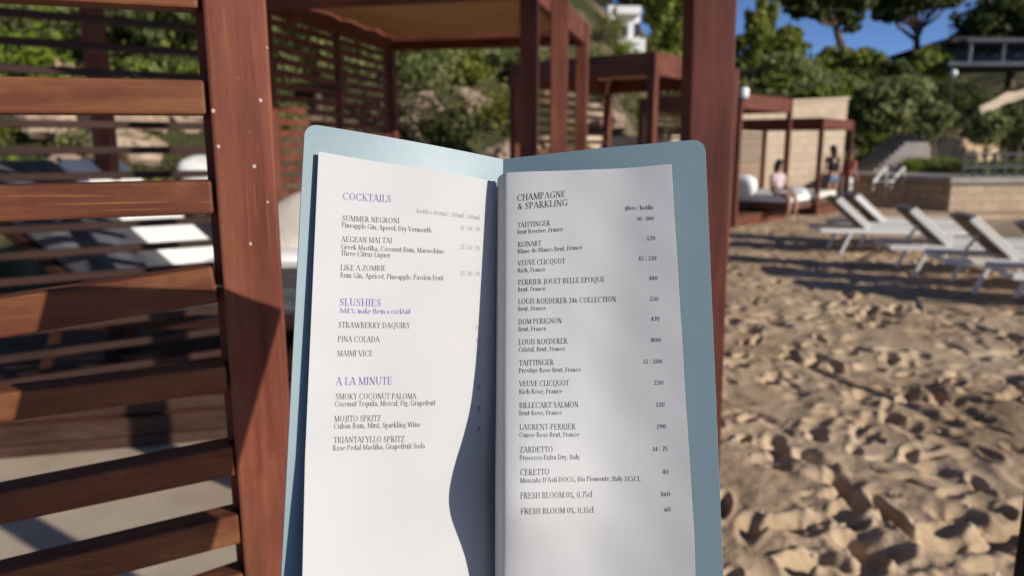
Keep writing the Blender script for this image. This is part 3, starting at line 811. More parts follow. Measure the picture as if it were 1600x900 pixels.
# the cabana the viewer sits in: only its two right-hand posts show, its unseen roof and beams are added for shade
own = thing('viewer_cabana', 'cabana around the viewer with its broad post right of the menu and an unseen roof added for shade', 'cabana', (0, 0, 0))
pr, pm = at(1121, 225, 1.85), at(873, 120, 4.30)
M['big_post'] = wood('upright_post_wood', 2, (.06,.016,.011), (.115,.031,.022), (.15,.045,.030), (.21,.08,.045), .25, grain=.7)
for (x, y, w_, mt, lx) in ((pr.x-.004, pr.y, .103, 'big_post', R(-1.0)), (pm.x, pm.y, .095, 'cabana_z', 0), (-2.35, 4.35, .095, 'cabana_z', 0)):
    m = MB(); m.box((0, 0, 1.3), (w_, w_, 2.6), ch=.004); o = m.build('post', M[mt], own, loc=(x, y, 0)); o.rotation_euler = (0, lx, 0)
m = MB(); m.bar((pr.x-.06, pr.y, 2.69), (pm.x, pm.y, 2.69), .07, .17, ch=.004); m.build('beam', M['cabana_x'], own)
m = MB(); m.bar((pm.x-.06, pm.y, 2.69), (-2.3, 4.35, 2.69), .07, .17, ch=.004); m.build('beam', M['cabana_x'], own)
m = MB(); m.bar((pr.x-.15, pr.y, 2.69), (-2.5, 2.0, 2.69), .07, .17, ch=.004); m.build('beam', M['cabana_x'], own)
m = MB(); vs = [(pr.x, pr.y, 2.72), (pm.x, pm.y, 2.72), (-2.35, 4.35, 2.72), (-2.5, 2.0, 2.72)]
m.add(vs+[(x, y, z+.012) for x, y, z in vs], [(0,3,2,1),(4,5,6,7),(0,1,5,4),(1,2,6,5),(2,3,7,6),(3,0,4,7)]); m.build('roof_canvas', M['canvas'], own)
# single posts near the viewer
def lone_post(name, label, x, y, w, z, lean=(0,0), mat='cabana_z'):
    t = thing(name, label, 'post', (x, y, 0)); t.rotation_euler = (lean[1], lean[0], 0)
    m = MB(); m.box((0, 0, z/2), (w, w, z), ch=.004); m.build('shaft', M[mat], t)
    m = MB(); m.box((0, 0, .006), (w+.05, w+.05, .012), ch=.003); m.build('foot_plate', M['dark_wood'], t)
    return t
pd = at(1590, 830, .90)
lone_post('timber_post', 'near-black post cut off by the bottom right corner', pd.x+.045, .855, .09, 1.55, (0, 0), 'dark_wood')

# ------------------------------------------------------------------ white beach loungers
M['white_metal'] = noisy('white_painted_aluminium', (.72,.71,.69), (.80,.79,.77), 30, .4, .4)
M['lounger_cushion'] = noisy('off_white_lounger_fabric', (.66,.62,.55), (.74,.70,.63), 50, .9, .1)
M['sling'] = noisy('pale_sling_fabric', (.27,.19,.12), (.33,.24,.155), 120, .85, .1)
M['sling_shade'] = noisy('shade_charcoal_sling_fabric', (.05,.05,.056), (.10,.10,.11), 8, .8, .15)  # charcoal puts the shaded band beside the white mattress into colour
def lounger(label, group, cushion='white_cushion', sling='sling', tilt=42, thick=.05, backlen=.62, frame='white_metal'):
    """origin under the head end; points along +x, 2 m long"""
    t = thing('sun_lounger', label, 'sun lounger', (0,0,0), 0, group)
    Wd, L, Z, hx = .70, 1.95, .34, .66
    for s in (-1, 1):
        m = MB(); m.bar((0, s*Wd/2, Z), (L, s*Wd/2, Z), .045, .06, ch=.006); m.build('side_rail', M[frame], t)
    for x in (.02, L-.02, hx):
        m = MB(); m.bar((x, -Wd/2+.023, Z-.006), (x, Wd/2-.023, Z-.006), .04, .045, up=(0,0,1)); m.build('cross_rail', M[frame], t)
    for x, dx in ((.42, -.13), (1.55, .13)):
        for s in (-1, 1):
            m = MB(); m.bar((x, s*(Wd/2-.01), Z-.02), (x+dx, s*(Wd/2-.01), 0), .035, .05, up=(0,1,0), ch=.004); m.build('leg', M[frame], t)
    m = MB(); m.box(((hx+L)/2, 0, Z+.034+thick/2), (L-hx-.02, Wd-.05, thick), ch=min(.02, thick*.4)); m.build('seat_cushion', M[cushion], t, smooth=False)
    a = R(tilt); c, s_ = math.cos(a), math.sin(a)
    rot = Matrix(((-c, 0, s_), (0, 1, 0), (s_, 0, c)))       # local x runs up the backrest
    h = Vector((hx, 0, Z+.02))
    b = thing('backrest', None, None, (0,0,0)); b.parent = t
    for k in (-1, 1):
        m = MB(); m.box(h+rot@Vector((backlen/2, k*(Wd/2-.035), 0)), (backlen, .045, .05), rot, ch=.006); m.build('back_rail', M[frame], b)
    m = MB(); m.box(h+rot@Vector((backlen/2, 0, -.004)), (backlen-.03, Wd-.12, .012), rot); m.build('sling', M[sling], b)
    m = MB(); m.box(h+rot@Vector((backlen/2, 0, .03+thick/2)), (backlen-.02, Wd-.06, thick), rot, ch=min(.03, thick*.4)); m.build('back_cushion', M[cushion], b)
    m = MB(); m.bar(h+rot@Vector((backlen*.55, 0, -.02)), (hx-.42, 0, Z), .03, .02, up=(0,1,0)); m.build('prop', M[frame], b)
    return t
GB = 'white loungers on the sand'
heads = [((1312,352),0,.0,'white lounger farthest along the water, its back raised behind another'), ((1281,360),0,.0,'white lounger nearest the cabanas with its seat towards the person'),
         ((1389,386),0,.0,'white lounger in the middle of the beach row with a shaded tan back'), ((1477,407),0,.0,'white lounger nearest to the viewer with its back in full view'),
         ((1580,431),0,.0,'white lounger cut off by the right edge of the picture')]
base = None
for i, ((px, py), _, __, lab) in enumerate(heads):
    p = on_ground(px, py, .34)
    if base is None: base = lounger(lab, GB, 'lounger_cushion', thick=.035); o = base
    else: o = copy_tree(base); o['label'] = lab
    o.location = (p.x, p.y, 0); o.rotation_euler = (0, 0, R((-6, -9, -12, -13, -15)[i]))
    side = Vector((-math.sin(o.rotation_euler.z), math.cos(o.rotation_euler.z), 0))*.33
    o.location = Vector(o.location)+side
    o.location.z = min(0, float(sand_base(np.array([o.location.x+.9]), np.array([o.location.y]))[0])+.02)
    if i == 0: pass
# two platform loungers behind the slats, the charcoal one added as painted shade
def deck_lounger(px, py, Y, lab, **k):
    p = at(px, py, Y)
    o = lounger(lab, 'loungers on the timber platform', thick=.12, tilt=44, backlen=.92, frame='shade_dark_wood_x', **k)
    o.location = (p.x-.66, p.y, .446-.10); o.rotation_euler = (0, 0, R(2)); return o
deck_lounger(305, 440, 4.35, 'lounger with a thick white mattress seen through the slats')
deck_lounger(215, 440, 3.72, 'added lounger, its charcoal back painting the shade beside the white mattress', cushion='sling_shade', sling='sling_shade')
def pillow(label, loc, size, rot=(0,0,0), mat='white_cushion', seed=1, group=None):
    b = bmesh.new(); bmesh.ops.create_uvsphere(b, u_segments=28, v_segments=16, radius=1)
    vs = []
    for v in b.verts:
        q = v.co; f = lambda a, p: math.copysign(abs(a)**p, a)
        edge = max(abs(q.x), abs(q.y))
        vs.append((f(q.x, .55)*size[0]/2, f(q.y, .55)*size[1]/2, f(q.z, .8)*size[2]/2*(1+.08*noise.noise(Vector((q.x*2+seed, q.y*2, q.z))))))
    b.verts.index_update(); fs = [[v.index for v in f.verts] for f in b.faces]; b.free()
    m = MB(); m.add(vs, fs); o = m.build('pillow', M[mat], smooth=True, loc=loc); o.rotation_euler = rot
    return tag(o, label, 'pillow', group)
M['cream_cushion'] = noisy('cream_cushion_fabric', (.60,.55,.47), (.68,.63,.55), 30, .9, .1)
pillow('cream pillow leaning between the splashed post and the menu', at(452, 362, 4.7), (.55, .5, .2), (R(40), R(-30), R(10)), 'cream_cushion', 3)
pillow('flat white pillow beneath the leaning cream one beside the splashed post', at(455, 408, 4.5), (.6, .45, .17), (0, 0, R(8)), 'white_cushion', 5)
pillow('small white pillow glimpsed through the slats left of the splashed post', at(325, 266, 4.9), (.34, .3, .16), (R(10), R(10), 0), 'white_cushion', 8)
bd = thing('daybed', 'cream upholstered daybed under the pillows left of the menu', 'daybed', at(470, 470, 4.6).to_tuple()[:2]+(.445,), R(8))
zb = at(470, 432, 4.6).z-.445
m = MB(); m.box((0, 0, zb-.10), (1.1, .9, .20), ch=.04); m.build('mattress', M['cream_cushion'], bd)
m = MB(); m.box((0, 0, (zb-.21)/2), (1.06, .86, zb-.21), ch=.01); m.build('base', M['cabana_x'], bd)

# ------------------------------------------------------------------ stone walls, stairs, quay
def stone_mat(name, c0, c1, mortar, bw=.5, bh=.22):
    m, nt, b = new_mat(name, .9, .1)
    v = coords(nt); br = nt.nodes.new('ShaderNodeTexBrick'); mp = nt.nodes.new('ShaderNodeMapping')
    mp.inputs['Rotation'].default_value = (R(90), 0, 0); nt.links.new(v, mp.inputs[0]); nt.links.new(mp.outputs[0], br.inputs['Vector'])
    br.inputs['Color1'].default_value = (*c0, 1); br.inputs['Color2'].default_value = (*c1, 1); br.inputs['Mortar'].default_value = (*mortar, 1)
    br.inputs['Scale'].default_value = 1; br.inputs['Brick Width'].default_value = bw; br.inputs['Row Height'].default_value = bh
    br.inputs['Mortar Size'].default_value = .012; br.inputs['Bias'].default_value = 0
    n = tex_noise(nt, v, 2.2, 6, .65)
    c = mixc(nt, mapr(nt, n, .35, .7, 0, .5), br.outputs[0], (c0[0]*.72, c0[1]*.68, c0[2]*.62)); nt.links.new(c, b.inputs['Base Color'])
    bump(nt, b, n, .5, .05); return m
M['cream_stone'] = stone_mat('cream_stone_wall', (.50,.39,.275), (.56,.45,.33), (.40,.31,.22))
M['brown_stone'] = stone_mat('brown_stone_wall', (.40,.31,.21), (.50,.39,.27), (.28,.21,.15), .45, .2)
M['grey_stone'] = noisy('grey_plaster', (.27,.23,.20), (.34,.30,.27), 2, .85, .1, .3, .03)
M['pale_rock'] = noisy('pale_limestone_rock', (.27,.19,.13), (.46,.34,.25), 1.6, .95, .08, .8, .1)
def wall(name, label, a, b, z0, za, zb, th, mat, cap=True, cat='wall'):
    a, b = Vector(a), Vector(b); L = (b-a).length
    t = thing(name, label, cat, (a.x, a.y, 0), math.atan2(b.y-a.y, b.x-a.x))
    nseg = max(6, int(L/.5)); vs = []; fs = []
    for i in range(nseg+1):
        x = L*i/nseg; zt = za+(zb-za)*i/nseg+.03*noise.noise(Vector((x*1.3, a.x, 0)))
        for y in (0, th):
            for z in (z0, zt): vs.append((x, y+.03*noise.noise(Vector((x, z*2, y))), z))
    for i in range(nseg):
        o = i*4; p = o+4
        fs += [(o, p, p+1, o+1), (o+2, o+3, p+3, p+2), (o+1, p+1, p+3, o+3), (o, o+2, p+2, p)]
    fs += [(0, 1, 3, 2), (nseg*4, nseg*4+2, nseg*4+3, nseg*4+1)]
    m = MB(); m.add(vs, fs); m.build('masonry', M[mat], t)
    if cap:
        m = MB(); m.bar((-.03, th/2, za+.05), (L+.03, th/2, zb+.05), th+.1, .09, ch=.01); m.build('coping', M['cream_stone'], t)
    return t
wa, wb = at(1100, 200, 20.6), at(1321, 200, 22.3)
wall('retaining_wall', 'smooth cream retaining wall behind the two farthest cabanas', (wa.x, wa.y, 0), (wb.x, wb.y, 0), -.2, 2.55, 2.85, .5, 'cream_stone')
wa, wb = at(905, 200, 15.0), at(1110, 200, 18.6)
wall('retaining_wall', 'lower pale stone wall seen under the roof of the second cabana', (wa.x, wa.y, 0), (wb.x, wb.y, 0), -.2, 1.7, 1.8, .45, 'cream_stone', False)
# upper terraces
def face_wall(label, pts_px, Y0, Y1, mat, th=.9, cat='wall', name='retaining_wall'):
    """irregular rock-faced wall; outline gives picture points along the top and along the foot"""
    top, bot = pts_px
    n = len(top); vs = []; fs = []
    for i in range(n):
        Y = Y0+(Y1-Y0)*i/(n-1)
        a, b = at(*top[i], Y), at(*bot[i], Y-.25)
        vs += [a, b, a+Vector((.15, th, -.05)), b+Vector((.15, th+.3, 0))]
    for i in range(n-1):
        o = i*4; p = o+4
        fs += [(o, o+1, p+1, p), (o+2, p+2, p+3, o+3), (o, p, p+2, o+2), (o+1, o+3, p+3, p+1)]
    fs += [(0, 2, 3, 1), ((n-1)*4, (n-1)*4+1, (n-1)*4+3, (n-1)*4+2)]
    b = bmesh.new(); bv = [b.verts.new(v) for v in vs]
    for f in fs: b.faces.new([bv[i] for i in f])
    bmesh.ops.recalc_face_normals(b, faces=b.faces)
    bmesh.ops.subdivide_edges(b, edges=list(b.edges), cuts=3, use_grid_fill=True)
    for v in b.verts: v.co += Vector((noise.noise(v.co*1.1), noise.noise(v.co*1.1+Vector((9,0,0))), noise.noise(v.co*1.1+Vector((0,9,0)))))*.16
    b.verts.index_update()
    m = MB(); m.add([v.co.copy() for v in b.verts], [[v.index for v in f.verts] for f in b.faces]); b.free()
    o = m.build(name, M[mat]); return tag(o, label, cat)
M['ochre_rock'] = noisy('ochre_rock_face', (.40,.285,.175), (.55,.42,.28), 1.1, .95, .08, .6, .12)
face_wall('big sunlit ochre rock face right of the olive tree', ([(1452,232),(1475,218),(1500,214),(1530,216),(1560,226)], [(1455,290),(1480,288),(1510,286),(1535,286),(1562,286)]), 27.5, 28.5, 'ochre_rock', name='rock_face', cat='rock')
face_wall('lit broken rock wall behind the stair top', ([(1396,232),(1412,222),(1430,218),(1445,222),(1460,230)], [(1396,285),(1412,285),(1430,285),(1445,285),(1460,285)]), 25.5, 26.2, 'ochre_rock', name='rock_face', cat='rock')
face_wall('pale sloping terrace wall high on the right slope', ([(1530,168),(1552,156),(1575,145),(1600,136),(1640,122)], [(1532,180),(1554,170),(1577,160),(1602,152),(1642,140)]), 33, 34, 'cream_stone', .6)
# quay
q0, q1, q2 = on_ground(1482, 333, -.05), on_ground(1346, 320, -.05), Vector((60, 16.5, 0))
m = MB()
zq = .66
poly = [(q0.x, q0.y), (q0.x+45, q0.y+4.5), (q0.x+45, q0.y+18), (q1.x-.2, q1.y+13), (q1.x, q1.y)]
quay = thing('stone_quay', 'stone quay with a sunlit seaward face at the water', 'quay', (0,0,0))
def prism(poly, z0, z1):
    n = len(poly); m = MB()
    vs = [(x, y, z) for z in (z0, z1) for x, y in poly]
    m.add(vs, [tuple(range(n-1, -1, -1)), tuple(range(n, 2*n))]+[(i, (i+1) % n, n+(i+1) % n, n+i) for i in range(n)]); return m
prism(poly, -.6, zq).build('masonry', M['brown_stone'], quay)
cx = sum(p[0] for p in poly)/5; cy = sum(p[1] for p in poly)/5
prism([(x+(.10 if x > cx else -.10), y+(.12 if y > cy else -.12)) for x, y in poly], zq+.003, zq+.13).build('coping', M['grey_stone'], quay)
# stairs climbing left-down from the rock wall
st = thing('stone_stair', 'grey stone stair with a sloping parapet rising to the rocks', 'stairs', (0,0,0))
s0, s1 = at(1322, 305, 21.6), at(1408, 228, 25.0)
s0.z = max(s0.z, 0)
dirv = (s1-s0); n = 11
for i in range(n):
    a = s0+dirv*(i/n); m = MB()
    m.box((a.x+.55, a.y+.15, (a.z+.5)/2), (.75, 1.5, max(a.z+.5, .1)), ch=.01); m.build('step', M['grey_stone'], st)
vs = []
for p, dz in ((s0, .15), (s1, .25)):
    vs += [(p.x, p.y-.55, -.2), (p.x, p.y-.55, p.z+dz), (p.x, p.y-.85, -.2), (p.x, p.y-.85, p.z+dz)]
m = MB(); m.add(vs, [(0,1,5,4),(2,6,7,3),(1,3,7,5),(0,2,3,1),(4,5,7,6),(0,4,6,2)]); m.build('parapet', M['grey_stone'], st)
M['steel'] = noisy('pale_steel_tube', (.55,.53,.5), (.68,.66,.63), 20, .4, .5)
hr = thing('handrail', 'pale metal ladder handrail on the quay edge', 'handrail', (0,0,0))
for dx in (0, .45):
    a, b, c = at(1364, 300, 18.6), at(1366, 283, 18.6), at(1384, 262, 18.8)
    m = MB(); m.tube([a+Vector((dx,0,0)), b+Vector((dx,0,0)), c+Vector((dx,0,0)), c+Vector((dx+.12,.1,-.75))], .035, 8); m.build('rail', M['steel'], hr, smooth=True)
m = MB(); m.tube([at(1366,283,18.6), at(1366,283,18.6)+Vector((.45,0,0))], .03, 8); m.build('rung', M['steel'], hr)
# railing and lamps on the terrace
M['rail_dark'] = noisy('dark_railing_paint', (.03,.035,.04), (.06,.065,.07), 20, .5)
fr = thing('railing', 'dark railing along the top of the quay', 'railing', (0,0,0))
ra, rb = at(1502, 292, 17.6), at(1700, 291, 19.4)
for zz in (.25, .55):
    m = MB(); m.bar((ra.x, ra.y, zq+.13+zz), (rb.x, rb.y, zq+.13+zz), .04, .04); m.build('rail', M['rail_dark'], fr)
for k in range(14):
    p = ra.lerp(rb, k/13); m = MB(); m.box((p.x, p.y, zq+.13+.29), (.04, .04, .60)); m.build('baluster', M['rail_dark'], fr)
M['lamp_glass'] = noisy('white_lamp_glass', (.82,.82,.80), (.88,.88,.86), 10, .25, .5)
def lamp(label, p, h, head, pole='rail_dark'):
    t = thing('garden_lamp', label, 'lamp', (p.x, p.y, p.z-h))
    m = MB(); m.tube([(0,0,0), (0,0,h-head*.5)], .03, 8); m.build('pole', M[pole], t)
    m = MB(); m.blob((0,0,h), (head, head, head), 1, 0, 2); m.build('globe', M['lamp_glass'], t, smooth=True)
lamp('garden lamp with a round white globe among the trunks at the right', at(1563, 267, 21), 1.3, .13)
lamp('tall garden lamp on the dark slope below the house', at(1490, 114, 34), 2.4, .16)
ln = thing('lantern', 'white lantern on the corner post of the third cabana', 'lantern', at(1163, 146, 13.72).to_tuple())
m = MB(); m.box((0,0,.01), (.15,.15,.20), ch=.05); m.build('shade', M['lamp_glass'], ln, smooth=True)
m = MB(); m.box((0,0,-.10), (.10,.10,.03), ch=.008); m.build('base', M['rail_dark'], ln)
# ------------------------------------------------------------------ vegetation
def leaf_mat(name, c0, c1, c2, rough=.6):
    m, nt, b = new_mat(name, rough, .2)
    v = coords(nt); n = tex_noise(nt, v, 1.3, 3); n2 = tex_noise(nt, v, 9, 2)
    r = ramp(nt, [(.32, c0), (.5, c1), (.68, c2)]); nt.links.new(n, r.inputs[0])
    c = mixc(nt, mapr(nt, n2, .35, .65, 0, .5), r.outputs[0], c1); nt.links.new(c, b.inputs['Base Color'])
    tr = nt.nodes.new('ShaderNodeBsdfTranslucent'); nt.links.new(c, tr.inputs[0])
    mx = nt.nodes.new('ShaderNodeMixShader'); mx.inputs[0].default_value = .42
    nt.links.new(b.outputs[0], mx.inputs[1]); nt.links.new(tr.outputs[0], mx.inputs[2])
    nt.links.new(mx.outputs[0], nt.nodes['Material Output'].inputs[0]); return m
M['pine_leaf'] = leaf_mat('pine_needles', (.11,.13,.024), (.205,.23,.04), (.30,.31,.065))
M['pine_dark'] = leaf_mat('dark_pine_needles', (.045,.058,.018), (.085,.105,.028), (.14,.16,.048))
M['olive_leaf'] = leaf_mat('olive_leaves', (.13,.15,.05), (.215,.235,.085), (.30,.31,.13))
M['bright_leaf'] = leaf_mat('fresh_green_leaves', (.10,.15,.015), (.17,.23,.026), (.25,.30,.045))
M['dry_leaf'] = leaf_mat('dry_scrub_leaves', (.075,.065,.030), (.13,.115,.055), (.20,.165,.085))
M['bark'] = noisy('pine_bark', (.075,.05,.035), (.17,.12,.085), 6, .95, .1, .8, .05, s3=(1,1,.25))
def foliage(rs, clumps, n, size, flat=.0):
    """leaf faces scattered through ellipsoid clumps [(centre, radii)]"""
    w = np.array([c[1][0]*c[1][1]*c[1][2] for c in clumps])**.7; w /= w.sum()
    k = rs.choice(len(clumps), n, p=w)
    cen = np.array([c[0] for c in clumps])[k]; rad = np.array([c[1] for c in clumps])[k]
    d = rs.normal(size=(n, 3)); d /= np.linalg.norm(d, axis=1)[:, None]
    r = (.35+.75*rs.rand(n)**.6)+.14*rs.normal(size=n)
    p = cen+d*rad*r[:, None]
    a = rs.normal(size=(n, 3)); a /= np.linalg.norm(a, axis=1)[:, None]
    nrm = d*.8+rs.normal(size=(n, 3))*.6; b = np.cross(a, nrm); b /= np.linalg.norm(b, axis=1)[:, None]+1e-6
    a = np.cross(nrm, b); a /= np.linalg.norm(a, axis=1)[:, None]+1e-6
    s = size*(.6+.8*rs.rand(n))[:, None]
    q = np.stack([p-a*s*.5, p+b*s*.32, p+a*s*.5, p-b*s*.32], 1).reshape(-1, 3)
    m = MB(); m.v = [tuple(x) for x in q]; m.f = [(4*i, 4*i+1, 4*i+2, 4*i+3) for i in range(n)]; m.m = [0]*n
    return m
def tree(name, label, Y, blobs, leafm, base_px=None, n=2600, size=.26, trunk_r=.16, seed=1, cat='tree', group=None, depth=.8, lean=0):
    """blobs: (px, py, rx_px, ry_px) crown lobes as seen; the crown has the same depth as width"""
    rs = np.random.RandomState(seed); sc_ = Y/F_PX/math.cos(PITCH)*1.02
    cl = []
    mx = sum(b[0] for b in blobs)/len(blobs)
    tops = [at(b[0], b[1], Y) for b in blobs]
    bx = at(base_px[0], base_px[1], Y) if base_px else at(mx, max(b[1]+b[3] for b in blobs)+20, Y)
    gz = float(hill_z(np.array([bx.x]), np.array([Y]))[0])
    gz = min(gz, bx.z) if Y > 9 else 0
    root = Vector((bx.x, Y, gz-.15))
    for b, c in zip(blobs, tops):
        rx, ry = b[2]*sc_, b[3]*sc_; ns = 12
        for i in range(ns):
            dd = rs.normal(size=3); dd /= np.linalg.norm(dd)
            o = Vector((dd[0]*rx*.75, dd[1]*rx*depth*.75, dd[2]*ry*.72)) if i else Vector((0,0,0))
            f = .22+.30*rs.rand()
            p = c+o-root
            cl.append(((p.x, p.y, p.z), (rx*f, rx*f*depth+.1, ry*f*.85)))
    t = thing(name, label, cat, root.to_tuple(), 0, group)
    foliage(rs, cl, n, size).build('crown', M[leafm], t)
    m = MB(); cen = sum(tops, Vector())/len(tops)-root
    k1 = Vector((cen.x*.35+lean, 0, cen.z*.45)); hi = Vector((cen.x*.8, cen.y*.5, cen.z*.82))
    m.tube([(0,0,-.3), (k1.x*.4, 0, k1.z*.5), k1, hi], [trunk_r*1.25, trunk_r, trunk_r*.8, trunk_r*.5], 9)
    for c in tops:
        e = c-root
        m.tube([k1.lerp(hi, .35+.5*rs.rand()), k1.lerp(e, .65)+Vector((0,0,.1)), e], [trunk_r*.5, trunk_r*.35, trunk_r*.12], 6)
    for q, _ in cl[::3]: m.tube([hi.lerp(k1, .3), hi.lerp(Vector(q), .6), Vector(q)], [trunk_r*.3, trunk_r*.2, trunk_r*.07], 5)
    m.build('trunk', M['bark'], t, smooth=True)
    return t
# right-hand skyline
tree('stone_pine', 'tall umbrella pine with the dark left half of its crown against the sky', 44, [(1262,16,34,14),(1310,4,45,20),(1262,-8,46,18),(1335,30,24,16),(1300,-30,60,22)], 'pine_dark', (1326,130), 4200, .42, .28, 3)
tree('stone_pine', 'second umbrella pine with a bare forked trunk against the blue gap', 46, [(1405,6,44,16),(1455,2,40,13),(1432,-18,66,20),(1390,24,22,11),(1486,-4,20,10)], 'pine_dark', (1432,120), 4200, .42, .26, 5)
tree('pine_tree', 'sunny yellow-green pine with a pointed top right of the tall post', 34, [(1190,30,22,34),(1185,72,34,30),(1218,70,34,26),(1165,105,32,30)], 'pine_leaf', (1190,150), 3600, .32, .2, 7)
tree('pine_tree', 'yellow-green pine filling the middle of the slope below the umbrella pines', 40, [(1322,88,30,22),(1345,98,34,22),(1300,108,30,20),(1375,106,22,16)], 'pine_leaf', (1330,145), 3600, .36, .2, 8)
tree('pine_tree', 'bright pine with a ragged side left of the dark house', 41, [(1452,90,24,16),(1425,100,34,20),(1458,106,24,24),(1440,122,26,14)], 'pine_leaf', (1440,140), 3200, .36, .18, 9)
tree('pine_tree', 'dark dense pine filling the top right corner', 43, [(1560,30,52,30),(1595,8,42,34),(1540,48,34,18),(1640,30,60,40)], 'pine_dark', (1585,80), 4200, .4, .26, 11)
tree('olive_tree', 'wide grey-green tree behind the cream retaining wall', 30, [(1215,110,52,28),(1270,112,42,30),(1175,130,46,24),(1240,138,50,20)], 'olive_leaf', (1230,168), 4200, .26, .16, 13)
tree('olive_tree', 'large olive tree above the stair, its crown half in shade', 27.2, [(1365,145,44,26),(1405,152,48,30),(1436,168,36,24),(1352,182,36,26),(1392,188,38,20)], 'olive_leaf', (1440,288), 5200, .24, .13, 15)
tree('olive_tree', 'dark broad tree over the terrace at the right edge', 26, [(1565,195,34,24),(1600,190,44,30),(1590,218,36,16),(1640,205,40,36)], 'pine_dark', (1565,292), 4600, .24, .14, 16)
tree('olive_tree', 'slim young tree standing before the ochre rock face', 23.6, [(1458,196,20,16),(1470,180,20,14),(1446,205,14,12)], 'olive_leaf', (1459,290), 1400, .2, .09, 19)
for i, (px, lab) in enumerate(((1537,'thin pale trunk left of the round lamp'), (1588,'thin pale trunk at the right edge of the terrace'))):
    tree('olive_tree', 'tree on a '+lab, 25+i*.4, [(px,205,26,18),(px+12,188,22,14)], 'olive_leaf', (px,292), 1200, .2, .07, 23+i)
tree('pine_tree', 'fresh lime-green bush-like pine in front of the wide grey-green tree', 27, [(1272,150,26,12),(1300,148,28,12),(1325,152,22,12)], 'bright_leaf', (1295,170), 2200, .2, .08, 27)
tree('olive_tree', 'dark tree in shade on the slope left of the dark house', 37, [(1392,118,34,20),(1350,128,30,18)], 'pine_dark', (1380,150), 1800, .3, .12, 29)
# trees round the white villa, top centre
tree('pine_tree', 'sunlit pine left of the white villa', 30, [(900,20,28,30),(916,62,20,26),(890,-10,40,30),(915,85,30,22)], 'pine_leaf', (915,120), 3600, .28, .16, 31)
tree('pine_tree', 'tall sunlit pine right of the white villa', 29, [(1040,15,30,34),(1052,60,28,30),(1034,75,18,20),(1060,-12,36,30),(1045,95,40,16)], 'pine_leaf', (1040,120), 4200, .28, .18, 33)
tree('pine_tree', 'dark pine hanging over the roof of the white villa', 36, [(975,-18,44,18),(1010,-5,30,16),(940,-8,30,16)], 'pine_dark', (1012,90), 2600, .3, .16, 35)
# behind the centre-left cabanas
tree('pine_tree', 'shaded tree behind the nearest cabana, left part of the slope', 14.5, [(640,110,60,34),(700,100,56,30),(590,120,40,40)], 'pine_leaf', (650,200), 4200, .15, .09, 37)
tree('pine_tree', 'leafy tree between the nearest cabana and the second cabana', 15.5, [(780,105,50,30),(830,110,40,34),(740,120,40,26)], 'olive_leaf', (790,190), 3600, .15, .09, 39)
tree('pine_tree', 'tall tree shading the slope behind the dense slats', 12.5, [(470,40,60,60),(540,90,50,40),(520,10,60,50),(440,110,40,50)], 'olive_leaf', (500,240), 4400, .14, .09, 41)
tree('pine_tree', 'bright tree at the far left glimpsed over the thin slats', 12.8, [(60,60,70,50),(130,110,60,40),(20,130,60,40)], 'bright_leaf', (80,230), 4200, .15, .09, 43)
tree('pine_tree', 'dark tree behind the thin slats left of the splashed post', 12.0, [(200,40,60,50),(270,70,50,50),(300,20,50,50)], 'pine_dark', (260,220), 4200, .15, .09, 45)
# loose shrubs and boulders on the slopes: a few meshes, many separate copies
def shrub_mesh(seed, leafm):
    rs = np.random.RandomState(seed)
    cl = [((rs.uniform(-.4,.4), rs.uniform(-.35,.35), .3+rs.uniform(-.1,.22)), (.35+.15*rs.rand(), .35+.15*rs.rand(), .26+.12*rs.rand())) for _ in range(6)]
    t = thing('shrub', 'rounded green shrub on the rocky slope', 'shrub', (0,0,-50), 0, 'shrubs on the rocky slope')
    foliage(rs, cl, 650, .11).build('foliage', M[leafm], t)
    m = MB()
    for c, _ in cl: m.tube([(0,0,-.1), (c[0]*.5, c[1]*.5, c[2]*.6), c], [.03, .02, .008], 5)
    m.build('stem', M['bark'], t); return t
kinds = [('olive_leaf','grey-green'), ('bright_leaf','bright green'), ('dry_leaf','dry olive-brown'), ('pine_leaf','yellow-green'), ('pine_dark','dark green')]
protos = [shrub_mesh(60+i, k[0]) for i, k in enumerate(kinds)]
used = set()
def put_shrub(k, px, py_, Y, s):
    p = at(px, py_, Y); z = float(hill_z(np.array([p.x]), np.array([Y]))[0])
    o = protos[k]
    if k in used: o = copy_tree(o)
    used.add(k)
    zone = ('far left slope behind the slats' if px < 430 else 'slope behind the nearest cabana' if px < 880 else 'slope around the white villa' if px < 1100 else 'slope behind the farthest cabanas' if px < 1400 else 'slope at the far right')
    col = kinds[k][1]
    o['label'] = '%s shrub on the %s' % (col, zone); o['group'] = '%s shrubs on the %s' % (col, zone)
    o.location = (p.x, Y, z-.1); o.scale = (s, s, s*rr.uniform(.75, 1.1)); o.rotation_euler = (0, 0, rr.uniform(0, 6.28))
rr = random.Random(12)
def visible_zone(x0, x1, n, Y0, Y1, ks, s0, s1):
    for _ in range(n):
        Y = rr.uniform(Y0, Y1); px = rr.uniform(x0, x1)
        if 925 < px < 1025 and Y < 27.5: continue      # keep the villa's front open
        put_shrub(rr.choice(ks), px, 230, Y, rr.uniform(s0, s1))
visible_zone(-40, 430, 26, 9.0, 14.5, (1,1,3,0,2), .7, 1.35)
visible_zone(430, 880, 30, 11.5, 19, (0,0,4,2,3), .7, 1.4)
visible_zone(860, 1100, 22, 16, 34, (3,1,0,2), .9, 2.0)
for k in range(16): put_shrub((3,1,0,2)[k % 4], rr.uniform(920, 1030), 230, rr.uniform(16.5, 24.5), rr.uniform(.55, .85))
visible_zone(1150, 1420, 26, 25.5, 40, (0,3,4,1,2), 1.1, 2.4)
visible_zone(1400, 1640, 26, 29, 42, (0,2,4,2), 1.0, 2.2)
